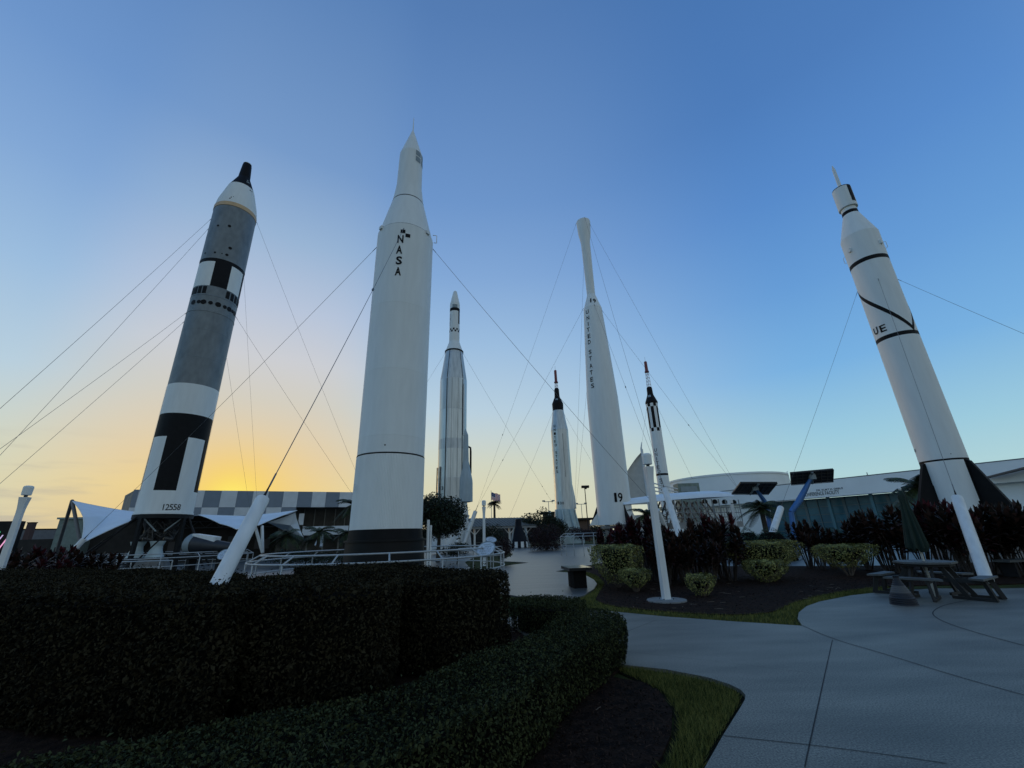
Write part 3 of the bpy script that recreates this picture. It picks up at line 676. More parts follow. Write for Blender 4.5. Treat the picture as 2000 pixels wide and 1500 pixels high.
a = RAD(-80); e = Vector((math.sin(a), -math.cos(a), 0)); MB().plate([e*1.2+Vector((0, 0, 2.9)), e*1.2+Vector((0, 0, 2.06)), e*1.85+Vector((0, 0, 2.06))], .08).build('fin', WHITE, C5.o)
m = MB()
for th in (-45, 45, 135, 225):
    a = RAD(th); m.bar((.85*math.sin(a), -.85*math.cos(a), 0), (.85*math.sin(a), -.85*math.cos(a), 2.04), .34)
m.box((0, 0, .25), (3, 3, .5)); m.box((0, 0, 1.9), (2, 2, .2)); m.build('pedestal', CONC2, C5.o)

# --- white rocket with black stripes, capsule and red tower
D6 = RK('striped_capsule_rocket', 'white rocket with vertical black stripes, black capsule and red escape tower', 69.58, 19.0)
m = MB(); lattice(m, 23.75, 26.7, .40, .26, 5, .03); m.build('tower_lattice', mat('white_tower_paint', (.5, .4, .38), .5), D6.o)
m = MB().lathe([(26.5, .34), (26.55, .38), (26.9, .26), (28.4, .24), (28.5, .12)], 20); m.tube([(0, 0, 28.5), (0, 0, 29.3)], .02, 6); m.build('escape_motor', REDP, D6.o)
m = MB().lathe([(20.95, .95), (21.25, .98), (22.5, .50), (22.9, .46), (23.7, .44), (23.9, .3)], 40); m.patch(-40, 5, 22.0, 22.4, .70, .54, mi=1, off=.01); m.build('capsule', [BLACK, GREYP], D6.o)
def st(th, z):
    k = int((th+180+15)//30)
    if z > 20.4: return k % 2
    if 16.9 < z < 20.4: return 1-k % 2 if True else 0
    if 16.3 < z < 16.9: return k % 2
    if 9.4 < z < 9.75: return 1
    return 0
m = MB().lathe([(.6, .89), (3.0, .89), (9.42, .89), (9.73, .89), (16.32, .89), (16.88, .89), (20.38, .89), (20.42, .90), (20.94, .93)], 72, st)
m.build('booster', [WHITE, BLACK], D6.o)
for th in (-80, 10, 100, 190):
    a = RAD(th); e = Vector((math.sin(a), -math.cos(a), 0)); MB().plate([e*.88+Vector((0, 0, 4.2)), e*.88+Vector((0, 0, .7)), e*1.9+Vector((0, 0, .7)), e*1.9+Vector((0, 0, 1.6))], .08).build('fin', WHITE2, D6.o)
m = []; s_ = 'UNITED STATES'; xs = [1280.3, 1281.5, 1282.8, 1284.3, 1285.8, 1287.5, None, 1291, 1292.8, 1293.6, 1295, 1297, 1298.5]; ys = [879, 887.5, 896, 904, 912, 920.5, None, 938, 946.5, 955, 964, 973, 981.5]
for ch, px, py in zip(s_, xs, ys):
    if px is None: continue
    th, z = D6.tz(px, py, .9); m.append((ch, th, z, .9, .42 if ch != 'I' else .1, .52, .03, .0))
letters(m, mat('dark_red_lettering', (.06, .015, .015), .6), D6.o)
MB().box((0, 0, .3), (4, 4, .6)).build('pedestal', CONC2, D6.o)

# --- leaning-in white rocket at the right with black bands
E7 = RK('black_banded_rocket', 'white rocket with black bands, lettered UE, drum-shaped tip and black tail fins', 29.39, 45.18)
m = MB().tube([(0, 0, 21.1), (0, 0, 22.75), (0, 0, 23.1)], [.10, .085, .02], 14)
m.lathe([(19.65, .47), (19.7, .475), (21.1, .475), (21.16, .46)], 48, lambda th, z: 1 if z > 21.1 else 0)
m.patch(40, 72, 19.9, 21.12, .475, mi=1, off=.01); m.patch(118, 150, 19.9, 21.12, .475, mi=1, off=.01)
m.build('spinning_drum', [WHITE, BLACK], E7.o)
def ef(th, z):
    if 19.15 < z < 19.4 or 15.52 < z < 15.78 or 10.78 < z < 11.02: return 1
    return 0
m = MB().lathe([(15.53, .893), (15.77, .893), (15.79, .893), (17.5, .905), (19.16, .40), (19.39, .39), (19.66, .37)], 64, ef)
for px, py in ((1661, 489), (1719, 473)):
    th, z = E7.tz(px, py, .9); a = RAD(th); m.box((.93*math.sin(a), -.93*math.cos(a), z), (.14, .12, .22), rz=a)
for th in (82, -88):
    a = RAD(th); m.tube([(.9*math.sin(a), -.9*math.cos(a), 16.2), (1.0*math.sin(a), -1.0*math.cos(a), 16.25), (1.0*math.sin(a), -1.0*math.cos(a), 16.6), (.9*math.sin(a), -.9*math.cos(a), 16.65)], .015, 5)
m.build('instrument_section', [WHITE, BLACK], E7.o)
def spiral(mb, t0, z0, t1, z1, wz, r, n=24):
    vs = []
    for i in range(n+1):
        f_ = i/n; a = RAD(t0+(t1-t0)*f_); z = z0+(z1-z0)*f_
        for dz in (-wz/2, wz/2): vs.append(((r+.008)*math.sin(a), -(r+.008)*math.cos(a), z+dz))
    mb.add(vs, [(2*i, 2*i+2, 2*i+3, 2*i+1) for i in range(n)], 1, True)
m = MB().lathe([(4.36, .885), (6.5, .885), (10.79, .885), (11.01, .885), (13.0, .885), (15.53, .885)], 72, ef)
tA, zA = E7.tz(1676, 573, .89); tB, zB = E7.tz(1784, 640, .89)
spiral(m, -88, zA, tB, zB-.05, .30, .885, 30); spiral(m, tB-3, zB-.05, tB+70, zB+2.4, .34, .885)
th, z = E7.tz(1796, 879, .885); m.dot(-72, 4.95, .885, .09, .015, 2); m.dot(22, 4.55, .885, .02, .015, 1)
m.build('booster', [WHITE, BLACK, GREYP], E7.o)
m = []
for ch, px, py in (('U', 1711.5, 646.5), ('E', 1725, 641)):
    th, z = E7.tz(px, py, .885); m.append((ch, th, z, .885, .29, .40, .02, .02))
letters(m, BLACK, E7.o)
m = MB().lathe([(4.28, .885), (4.355, .885)], 64, mi=1)
m.lathe([(.7, .885), (1.6, .885), (2.4, .885), (3.2, .885), (4.275, .885)], 72, lambda th, z: 0 if -52+(4.3-z)*3 < th < 52-(4.3-z)*2 else 1)
m.build('tail_section', [WHITE, BLACK], E7.o)
for th in (-52, 62, 138, 218):
    a = RAD(th); e = Vector((math.sin(a), -math.cos(a), 0))
    MB().plate([e*.87+Vector((0, 0, 4.26)), e*.87+Vector((0, 0, .8)), e*2.0+Vector((0, 0, .8)), e*2.0+Vector((0, 0, 1.7)), e*1.0+Vector((0, 0, 4.2))], .16).build('fin', BLACK, E7.o)
MB().lathe([(0, 1.6), (.7, 1.5)], 32).build('pedestal', CONC2, E7.o)
# ------------------------------------------------------------ guy cables and their anchor posts
def cable(p, q, label, r=.009, sag=.004, clips=(), grp=None):
    p = Vector(p); q = Vector(q); L = (q-p).length; n = 28; pts = []
    for i in range(n+1):
        t = i/n; pts.append(p.lerp(q, t)-Vector((0, 0, 4*sag*L*t*(1-t))))
    m = MB().tube(pts, r, 6)
    for t in clips:
        c_ = p.lerp(q, t)-Vector((0, 0, 4*sag*L*t*(1-t))); d = (q-p).normalized(); m.tube([c_-d*.12, c_, c_+d*.12], [r*1.5, r*5, r*1.5], 6)
    for t in (.004, .99):
        c_ = p.lerp(q, t)-Vector((0, 0, 4*sag*L*t*(1-t))); d = (q-p).normalized(); m.tube([c_-d*.14, c_+d*.14], r*1.8, 6)
    o = m.build('guy_cable', CABLE); tag(o, label, 'cable', grp); return o
def rk(R_, px, py, r):
    th, z = R_.tz(px, py, r); return R_.world(th, z, r+.02)
GT = 'guy cables of the grey and black rocket'; tA = gz(-467, 1209); tB = gz(-265, 1173); tC = at(751, 1056, 46); tD = at(506, 1045, 44)
cable(rk(T, 409, 427, 1.53), tA, 'cable from high on the grey rocket to far left, upper of top pair', .009, .006, grp=GT)
cable(rk(T, 404, 446, 1.53), tB, 'cable from high on the grey rocket to far left, lower of top pair', .009, .006, grp=GT)
cable(rk(T, 359, 610, 1.53), tA, 'cable from mid height of the grey rocket to far left, upper of that pair', .009, .006, grp=GT)
cable(rk(T, 352, 627, 1.53), tB, 'cable from mid height of the grey rocket to far left, lower of that pair', .009, .006, grp=GT)
cable(rk(T, 500, 432, 1.53), tC, 'cable from the tan band of the grey rocket running down behind the tall white rocket', .009, .008, grp=GT)
cable(rk(T, 462, 619, 1.53), tC, 'cable from mid height of the grey rocket running right to the tall white rocket', .009, .008, grp=GT)
cable(T.world(150, 27.4, 1.54), tD, 'nearly upright cable behind the grey rocket, right one of two', .008, .004, grp=GT)
cable(T.world(150, 18.6, 1.54), tD-np.array([.5, 0, 0]), 'nearly upright cable behind the grey rocket, left and shorter one of two', .008, .004, grp=GT)
GP = 'white guy anchor posts'
def post(p, q, r0, r1, label, cat='anchor post'):
    p = Vector(p); q = Vector(q); p = p+(p-q)*(p.z/(q.z-p.z))
    o = thing('anchor_post', label, cat, p, group=GP); d = q-p; u = d.normalized()
    MB().tube([(0, 0, 0), d*.5, d*.985, d], [r0, (r0+r1)/2, r1, r1*.93], 20).build('tube', WHITE2, o)
    MB().tube([d, d+u*.06, d+u*.28], [r1*.25, r1*.2, r1*.1], 8).build('cable_eye', DARK, o)
    return q+u*.25
# nearest post, in line with its cable
j0 = rk(J, 789, 447, 1.335); PB = Vector(gz(427, 1140, 1.10)); PB = PB+(PB-j0)*(PB.z/(j0.z-PB.z)); tt = None
best = 1e9
for i in range(1, 60):
    t = i/100; q = PB.lerp(j0, t); rel = np.array(q)-EYEP; zc = rel@Fv; y = 750-FPX*(rel@Uv)/zc
    if abs(y-968) < best: best = abs(y-968); tt = t
PT = PB.lerp(j0, tt)
e = post(PB, PT, .108, .105, 'thick white leaning post rising out of the near clipped hedge')
GJ = 'guy cables of the tall white rocket'
cable(j0, e, 'cable from the squares above the NASA letters down to the near leaning post', .009, .006, (.45,), grp=GJ)
q = at(165, 1052, 24.5); pb = np.array(q)+np.array([-1.2, -.3, -q[2]]); e = post(pb, q, .15, .14, 'grey-shaded anchor post at the lower tip of the far-left white sail')
cable(rk(J, 735, 484, 1.335), e, 'cable from the left shoulder of the NASA rocket crossing before the grey rocket', .009, .008, grp=GJ)
q = at(1284, 996, 24); e = post(np.array(at(1301, 1034, 24.6)), q, .13, .13, 'short white anchor post half hidden behind the slanted lamp post')
cable(rk(J, 847, 487, 1.335), e, 'cable from the right shoulder of the NASA rocket crossing before the slender rocket', .009, .008, grp=GJ)
GA = 'guy cables of the silver rocket'
q = at(929, 998, 44); e = post(at(918, 1030, 44), q, .2, .2, 'short white anchor post beside the foot of the silver rocket')
cable(rk(A3, 868, 690, 1.05), at(800, 800, 40), 'short visible cable from the left shoulder of the silver rocket', .009, .004, grp=GA)
cable(rk(A3, 904, 690, 1.05), at(1080, 984, 62), 'cable from the right shoulder of the silver rocket down to the capsule rocket', .011, .006, (.86, .92), grp=GA)
GD = 'guy cables of the slender white rocket'
cable(rk(C5, 1125, 436, .61), e, 'cable from the flared tip of the slender rocket to the left, the higher one', .008, .004, (.72,), grp=GD)
cable(rk(C5, 1139, 603, .75), e, 'cable from the shoulder of the slender rocket to the left, the lower one', .008, .004, (.72,), grp=GD)
eA = at(1443, 957, 38); q = at(1298, 955, 24); eB = post(at(1325, 1040, 22.5), q, .17, .16, 'tall white leaning anchor post in front of the striped rocket')
cable(rk(C5, 1151, 437, .61), eA, 'cable from the flared tip of the slender rocket to the far right', .008, .006, grp=GD)
cable(rk(C5, 1142, 425, .61), eB, 'cable from the top rim of the slender rocket to the post by the striped rocket', .008, .004, grp=GD)
cable(rk(C5, 1175, 606, .75), eA, 'cable from the shoulder of the slender rocket to the far right', .008, .006, (.62,), grp=GD)
cable(rk(C5, 1160, 594, .70), eB, 'cable from below the upper number 19 to the post by the striped rocket', .008, .004, (.55,), grp=GD)
cable(C5.world(175, 27.6, .6), at(1122, 1005, 44), 'nearly upright cable behind the slender rocket, left of two', .008, .003, grp=GD)
cable(C5.world(175, 19.3, .75), at(1124, 1000, 44), 'nearly upright cable behind the slender rocket, right of two', .008, .003, grp=GD)
GM = 'guy cables of the two capsule rockets'
cable(rk(B4, 1077, 806, 1.0), at(993, 1015, 66), 'cable from below the black capsule of the silver rocket to the left', .013, .003, grp=GM)
cable(rk(B4, 1100, 806, 1.0), at(1172, 930, 74), 'cable from below the black capsule of the silver rocket to the right', .013, .003, grp=GM)
cable(rk(D6, 1283, 793, .9), at(1352, 935, 66), 'cable from the black capsule of the striped rocket to the right', .013, .003, grp=GM)
cable(rk(D6, 1261, 800, .9), at(1247, 915, 72), 'cable from the black capsule of the striped rocket to the left', .013, .003, grp=GM)
GE = 'guy cables of the rocket with black bands'
q = at(1525, 992, 25); e = post(at(1511, 1034, 24), q, .17, .17, 'white leaning anchor post between round green shrubs and the blue solar arm')
cable(rk(E7, 1674, 571, .89), e, 'cable from the diagonal black band to the post by the solar arm', .007, .006, grp=GE)
pb = gz(1929, 1139); q = at(1868, 971, 12.0)
# keep the post in line with its own cable
j1 = rk(E7, 1715, 545, .89); best = 1e9
for i in range(1, 60):
    t = i/100; c_ = Vector(pb).lerp(j1, t); rel = np.array(c_)-EYEP; zc = rel@Fv; y = 750-FPX*(rel@Uv)/zc
    if abs(y-972) < best: best = abs(y-972); tt = t
e = post(pb, Vector(pb).lerp(j1, tt), .145, .14, 'white leaning anchor post between the picnic table and the red ti plants')
cable(j1, e, 'cable running down the face of the rocket with black bands', .007, .006, grp=GE)
cable(rk(E7, 1756, 546, .89), at(2090, 690, 15.0), 'cable from the rocket with black bands out past the right edge', .007, .003, grp=GE)

# ------------------------------------------------------------ lamp posts
def lamp_post(x, y, label, yaw=0., base=False):
    o = thing('lamp_post', label, 'lamp post', (x, y, 0), yaw, 'white square lamp posts')
    pts = [(.082, 0), (.070, 2.7), (.074, 2.85), (.088, 3.02), (.108, 3.2)]
    vs = []
    for h, z in pts: 
        for a, b in ((-1, -1), (1, -1), (1, 1), (-1, 1)): vs.append((a*h, b*h, z))
    fs = [(4*i+j, 4*i+(j+1) % 4, 4*i+4+(j+1) % 4, 4*i+4+j) for i in range(4) for j in range(4)]+[(16, 17, 18, 19)]
    MB().add(vs, fs).build('column', WHITE2, o)
    MB().box((0, 0, .018), (.30, .30, .012)).build('base_plate', GREYP, o)
    for a, b in ((-1, -1), (1, -1), (1, 1), (-1, 1)): bm_ = MB().lathe([(.024, .012), (.045, .012)], 8, T=Matrix.Translation((a*.12, b*.12, 0))); bm_.build('bolt', DARK, o)
    MB().lathe([(3.2, .045), (3.27, .045)], 16).build('neck', DARK, o)
    MB().lathe([(3.26, .10), (3.27, .118), (3.50, .125), (3.54, .115), (3.56, .07)], 28).build('lamp_head', WHITE, o)
    if base: MB().lathe([(-.03, .47), (.012, .46)], 40).build('base_disc', CONC2, o)
    return o
lamp_post(3.57, 11.37, 'white lamp post on a round concrete disc in the mulch bed', .15, True)
lamp_post(*at(57, 950, 13.65)[:2], 'white lamp post leaning at the far left edge before the sunset', .4)
lamp_post(*at(945, 978, 25.58)[:2], 'white lamp post beside the oval plaque and tree', 0)
lamp_post(*at(1427, 975, 31.5)[:2], 'white lamp post before the curved awning walkway', .2)

# ------------------------------------------------------------ railings round the rockets
def ring_rail(name, label, c_, r, a0, a1, n, hz=(.55, .98, 1.2), ri=-.38, posts=None):
    o = thing(name, label, 'railing', (c_[0], c_[1], 0))
    A_ = [RAD(a0+(a1-a0)*i/n) for i in range(n+1)]; P_ = lambda a, rr, z: (rr*math.sin(a), -rr*math.cos(a), z)
    closed = a1-a0 >= 359
    dense = [RAD(a0+(a1-a0)*i/72) for i in range(72 if closed else 73)]
    for k, (z, rr) in enumerate(((hz[0], r), (hz[1], r), (hz[2], r+ri))):
        MB().tube([P_(a, rr, z) for a in dense], .026 if k else .022, 8, closed=closed).build('rail', RAIL, o)
    for a in A_[:-1] if closed else A_:
        MB().tube([P_(a, r, 0), P_(a, r, hz[1]), P_(a, r+ri, hz[2])], .026, 8).build('post', RAIL, o)
    return o
ring_rail('ring_railing', 'round steel railing around the foot of the NASA rocket', (-5.06, 17.25), 4.55, -62, 298, 18)
tc_ = T.loc; ring_rail('ring_railing', 'round steel railing around the engine stand of the 12558 rocket', (tc_[0]+.6, tc_[1]-.4), 5.2, 0, 360, 18)
c_ = gz(1160, 1085); ring_rail('guard_railing', 'short steel guard railing before the silver capsule rocket', (c_[0]+.6, c_[1]+2.2), 2.9, -75, 35, 7, (.75, 1.35, 1.55), -.3)
c_ = gz(1188, 1082); 
def rail_run(pts, label):
    o = thing('straight_railing', label, 'railing', (pts[0][0], pts[0][1], 0)); P = [Vector((p[0]-pts[0][0], p[1]-pts[0][1], 0)) for p in pts]
    for z in (.5, .98): MB().tube([p+Vector((0, 0, z)) for p in P], .025, 8).build('rail', RAIL, o)
    for a, b in zip(P[:-1], P[1:]):
        k = max(1, int((b-a).length/1.5))
        for i in range(k+1):
            p = a.lerp(b, i/k); MB().tube([p, p+Vector((0, 0, .98))], .024, 6).build('post', RAIL, o)
rail_run([(-3.2, 24.5), (-.9, 26.5)], 'straight steel railing behind the oval plaque')
rail_run([(-25.5, 22.2), (-19.5, 20.6), (-15.6, 20.4)], 'straight steel railing before the grey rocket, nearest the hedge')
def plaque(c_, rx, rz_, yaw, tilt, label):
    p = at(*c_); o = thing('information_plaque', label, 'plaque', p, yaw, 'oval information plaques')
    Rm = Matrix.Rotation(tilt, 4, 'X'); vs = []
    m = MB(); n = 36
    for z in (-.02, .02): vs += [Rm @ Vector((rx*math.cos(2*PI*i/n), rz_*math.sin(2*PI*i/n), z)) for i in range(n)]
    m.add(vs, [tuple(range(n-1, -1, -1)), tuple(range(n, 2*n))]+[(i, (i+1) % n, n+(i+1) % n, n+i) for i in range(n)]); m.build('disc', PLAQ, o)
    m = MB()
    for k in range(5):
        L = rx*(1.1-.12*abs(k-2)); y = (k-2)*rz_*.28
        for s_ in range(5): 
            if (k*7+s_*3) % 4 == 0: continue
            m.add([Rm @ Vector((-L/1.6+s_*L/4, y-.012, .023)), Rm @ Vector((-L/1.6+s_*L/4+L/5.5, y-.012, .023)), Rm @ Vector((-L/1.6+s_*L/4+L/5.5, y+.012, .023)), Rm @ Vector((-L/1.6+s_*L/4, y+.012, .023))], [(0, 1, 2, 3)])
    m.tube([Rm @ Vector((rx*math.cos(2*PI*i/n), rz_*math.sin(2*PI*i/n), .02)) for i in range(n)], .018, 6, closed=True)
    m.build('printed_lines', GREYP, o)
    MB().tube([(0, .02, -.03), (0, .12, -p[2]-.0)], .03, 8).build('stem', RAIL, o)
plaque((949, 1073, 15.6), .36, .30, -.5, RAD(52), 'large oval white plaque on the railing of the NASA rocket')
plaque((959, 1054.5, 22.5), .28, .2, .4, RAD(40), 'small oval white plaque seen edge on behind the larger one')
plaque((438, 1083, 22.0), .34, .26, -.2, RAD(60), 'oval plaque half hidden behind the thick leaning post')

# ------------------------------------------------------------ left side: buildings and sails
def wallbox(mb, p, q, z0, z1, th_=.3, mi=0, out=0.):
    """upright slab between two plan points; out moves it towards the viewer"""
    p = Vector((p[0], p[1], 0)); q = Vector((q[0], q[1], 0)); d = (q-p).normalized(); nr = Vector((d.y, -d.x, 0))
    c_ = (p+q)/2+nr*(out-th_/2); return mb.box((c_.x, c_.y, (z0+z1)/2), ((q-p).length, th_, z1-z0), rz=math.atan2(d.y, d.x), mi=mi)
L0 = Vector((at(266, 960, 40)[0], 40, 0)); L1 = Vector((at(712, 972, 49)[0], 49, 0)); Ld = (L1-L0).normalized(); LL = (L1-L0).length
cb = thing('checkered_building', 'low building with a grey and white checkered fascia before the sunset', 'building', L0, math.atan2(Ld.y, Ld.x))
def loc_x(px, Y0=None):              # distance along the facade of a sight line
    d = ray(px, 1000); # solve in plan
    a = np.array([[d[0], -Ld.x], [d[1], -Ld.y]]); b = np.array([L0.x, L0.y]); s_ = np.linalg.solve(a, b); return float(s_[1])
HT = float(at(395, 958, (L0+Ld*loc_x(395)).y)[2]); H1 = float(at(395, 991, (L0+Ld*loc_x(395)).y)[2]); H2 = float(at(400, 1007.5, (L0+Ld*loc_x(400)).y)[2])
edges = [loc_x(x) for x in (392, 429, 465, 499, 531, 560, 587, 611, 635, 660)]
pw = (edges[-1]-edges[0])/9; x0 = edges[0]-4*pw; x0 = edges[0]-pw*round((edges[0])/pw); xs = [x0+pw*i for i in range(int((LL+2-x0)/pw)+1)]
m = MB()
for i, x in enumerate(xs):
    k = round((x-edges[0])/pw)
    m.box((x+pw/2, .2, (HT+H1)/2), (pw-.015, .4, HT-H1-.015), mi=(k % 2))
    if x < loc_x(583)-pw*.5: m.box((x+pw/2, .2, (H1+H2)/2), (pw-.015, .4, H1-H2-.015), mi=((k+1) % 2))
m.build('checkered_fascia', [BGREY, BWHITE], cb)
xe = xs[-1]+pw; xm = loc_x(583)
MB().box((x0+(xe-x0)/2, 8, HT-.25), (xe-x0-.2, 15, .5)).build('roof', ROOFM, cb)
MB().box(((x0-1+xm+2)/2, 6.5, (HT-.6)/2), (xm+2-x0+1, .3, HT-.6)).build('back_wall', DWALL, cb)
MB().box((x0-6.5, 6.0, H2*.30), (4, 3, H2*.60)).build('dark_backing', DWALL, cb); MB().box((x0-2.2, 6.1, H2*.49), (4.58, 3, H2*.98)).build('dark_backing', DWALL, cb)  # dark blocks added to stand for the darkness beneath the canopy
sa = MB(); 
sa.plate([(x0+.1, .4, HT), (x0+.1, .4, H2), (x0-2.6, 7.5, H2+.4), (x0-2.6, 7.5, HT+.1)], .2); sa.build('end_wall', mat('end_wall_panel', (.20, .20, .18), .7, var=.2, vscale=1), cb)
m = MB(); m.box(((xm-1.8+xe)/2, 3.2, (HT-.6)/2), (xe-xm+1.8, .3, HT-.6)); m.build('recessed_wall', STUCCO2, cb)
zb0 = float(at(640, 1044, 46)[2]); zb1 = float(at(640, 1026.5, 46)[2])
MB().box(((xm+xe)/2+.4, 1.2, (zb0+zb1)/2), (xe-xm-.4, 2.2, zb1-zb0)).build('balcony_band', BWHITE, cb)
for i in range(9): 
    x = xm+.6+i*(xe-xm-.8)/8
    MB().box((x, 2.9, (zb1+H1)/2), (.10, .14, H1-zb1-.04)).build('upper_column', mat('pale_column', (.17, .17, .15), .7), cb)
for i in range(6):
    x = xm+1.2+i*(xe-xm-1.5)/5; MB().box((x, 1.6, zb0/2), (.16, .16, zb0)).build('lower_column', mat('pale_column', (.17, .17, .15), .7), cb)
MB().box((xm+.35, 1.0, (H2+.4)/2+zb1/2), (.5, .4, H2-zb1)).build('pier', BWHITE, cb)
m = MB()
for i in range(14):
    xx = x0+2+i*1.35
    if xx < xm-1: m.tube([(xx, 5, H2-.3), (xx+.65, 5, H2-.95), (xx+1.3, 5, H2-.3)], .05, 5)
m.tube([(x0+1, 5, H2-.3), (xm-1, 5, H2-.3)], .06, 5); m.tube([(x0+1, 5, H2-.95), (xm-1, 5, H2-.95)], .06, 5)
m.build('roof_truss', mat('grey_truss', (.07, .075, .08), .6), cb)
for k in range(7):
    xx = x0+3+k*2.6
    if xx < xm-1: MB().box((xx, 6.2, 1.5+.2*(k % 3)), (1.5, .1, 1.0)).build('display_panel', mat('dim_panel_%s' % 'abc'[k % 3], ((.05, .05, .055), (.07, .045, .04), (.04, .05, .06))[k % 3], .6), cb)

def sail(name, label, corners, n=14, dip=.10, legs=()):
    """stretched fabric between corner points with hollowed edges; corners run round"""
    C_ = [Vector(c) for c in corners]; o = thing(name, label, 'shade sail', C_[0]); cen = sum(C_, Vector())/len(C_); m = MB()
    k = len(C_)
    edge = []
    for i in range(k):
        a, b = C_[i], C_[(i+1) % k]; mid = cen
        for j in range(n):
            t = j/n; p = a.lerp(b, t); p = p.lerp(mid, dip*4*t*(1-t)); edge.append(p)
    ne = len(edge); vs = []; R_ = 7
    for r in range(R_+1):
        f_ = r/R_
        for p in edge: 
            q = cen.lerp(p, f_); vs.append(q-C_[0]-Vector((0, 0, .35*(1-f_)**2*0)))
    fs = [(r*ne+i, r*ne+(i+1) % ne, (r+1)*ne+(i+1) % ne, (r+1)*ne+i) for r in range(R_) for i in range(ne)]
    m.add(vs, fs, 0, True); m.build('fabric', FABRIC, o)
    MB().tube([p-C_[0] for p in edge], .03, 6, closed=True).build('edge_rope', WHITE2, o)
    for a, b in legs: MB().tube([Vector(a)-C_[0], Vector(b)-C_[0]], .11, 8).build('mast', mat('mast_paint', (.17, .16, .15), .6), o)
    return o
ap = at(141, 978, 31)
sail('tensile_canopy', 'white tensile canopy on an A-shaped mast left of the 12558 rocket', [ap, at(228, 995, 34), at(300, 1003, 33), at(262, 1015, 28), at(158, 1062, 25), at(163, 1010, 27)], dip=.05,
     legs=[(ap, gz(100, 1112)), (ap, at(158, 1066, 30))])
v0 = at(513, 1080, 33)
sail('tensile_canopy', 'white tensile canopy right of the 12558 rocket above a V-shaped strut', [at(386, 1005, 37), at(480, 1008, 38), at(580, 997, 37), at(505, 1026, 33), at(462, 1034, 32), at(430, 1023, 33)], dip=.05)
m = thing('v_strut', 'white V-shaped strut holding the sail behind the thick post', 'strut', v0)
for px in (498, 512): MB().bar((0, 0, 0), Vector(at(px, 1027, 33.3))-Vector(v0), .15, .15).build('leg', WHITE2, m)
v1 = at(630, 1066, 35); m = thing('v_strut', 'small white leaning strut among the young palms', 'strut', at(617, 1066, 36))
MB().bar((0, 0, 0), Vector(at(629, 1042, 36.5))-Vector(at(617, 1066, 36)), .2).build('leg', WHITE2, m); MB().bar(Vector(at(627, 1068, 36))-Vector(at(617, 1066, 36)), Vector(at(629.5, 1042, 36.5))-Vector(at(617, 1066, 36)), .2).build('leg', WHITE2, m)
sail('shade_awning', 'olive underside of a drooping awning behind the thick post', [at(520, 1020, 36), at(578, 1000, 37), at(583, 1020, 37), at(594, 1050, 36), at(560, 1040, 39)], dip=.06).children[0].data.materials[0] = mat('olive_canvas', (.045, .045, .032), .8)
# capsule mock-up lying behind the railing
p = at(372, 1062, 27.5); o = thing('capsule_mockup', 'dark cone-shaped capsule model with a white rim lying by the 12558 rocket', 'capsule model', p, RAD(-4))
Tm = Matrix.Rotation(RAD(96), 4, 'Y')
MB().lathe([(.3, .55), (1.6, .36), (2.9, .24), (3.6, .18)], 28, T=Tm).build('hull', mat('dark_hull', (.02, .022, .027), .5, var=.3), o)
MB().lathe([(-.2, .25), (-.12, .50), (.0, .59), (.34, .57)], 28, T=Tm).build('heat_shield', GREYP, o)
m = MB(); m.plate([Tm @ Vector((-.42, -.3, .2)), Tm @ Vector((-.42, .3, .2)), Tm @ Vector((-.36, .25, 1.7)), Tm @ Vector((-.36, -.25, 1.7))], .36); m.build('hatch_cover', WHITE2, o)
m = MB(); m.box((1.2, 0, -.75), (2.6, .8, .25)); m.box((.3, 0, -p[2]/2-.4), (.2, .6, p[2]-.8)); m.box((2.2, 0, -p[2]/2-.4), (.2, .6, p[2]-.8)); m.build('cradle', DARK, o)
# far left bits
a_ = at(32, 1035, 62); b_ = at(135, 1033, 66)
o = thing('long_wall', 'long low grey wall at the far left horizon', 'wall', (a_[0], a_[1], 0)); m = MB(); wallbox(m, (0, 0), (b_[0]-a_[0], b_[1]-a_[1]), 0, a_[2], .3); m.build('wall', mat('grey_render', (.14, .15, .17), .8, var=.15), o)
for z, mm in ((a_[2]+.04, DARK),): 
    m = MB(); wallbox(m, (0, 0), (b_[0]-a_[0], b_[1]-a_[1]), a_[2]+.003, a_[2]+.15, .4, out=.05); m.build('coping', mm, o)
p = at(57, 1040, 58); o = thing('ticket_pylon', 'narrow dark red pylon standing before the far left wall', 'pylon', (p[0], p[1], 0)); zt = at(57, 1022, 58)[2]
MB().box((0, 0, zt/2), (.75, .5, zt)).build('column', mat('dark_red_panel', (.05, .015, .015), .6), o); MB().box((0, 0, zt+.06), (.85, .6, .12)).build('cap', DARK, o)
p = at(148, 1050, 42); o = thing('service_shed', 'small pale green shed behind the A-shaped canopy mast', 'shed', (p[0], p[1], 0), .3); zt = at(148, 1015, 42)[2]
MB().box((0, 0, zt/2), (2.2, 2, zt)).build('wall', mat('pale_green_panel', (.17, .22, .2), .7, var=.2), o); MB().box((0, 0, zt+.08), (2.5, 2.3, .16)).build('roof', mat('pale_green_roof', (.26, .32, .30), .6), o); MB().box((-.4, -1.03, .9), (.8, .05, 1.8)).build('door', DWALL, o)
p = at(8, 1050, 30); o = thing('amusement_ride', 'ride tower with pink and green neon tubes at the far left edge', 'ride', (p[0], p[1], 0), .5)
zt = at(12, 1018, 30)[2]
MB().box((0, .3, zt/2), (1.2, .5, zt)).build('tower', DARK, o); MB().box((-.9, .3, zt/2-.2), (.7, .5, zt-.5)).build('side_panel', GREYP, o)
MB().tube([(-.5, 0, .5), (.3, 0, zt-.7), (.55, 0, zt-.4)], .035, 6).build('neon_tube', emit('neon_pink', (1, .45, .75), .9), o)
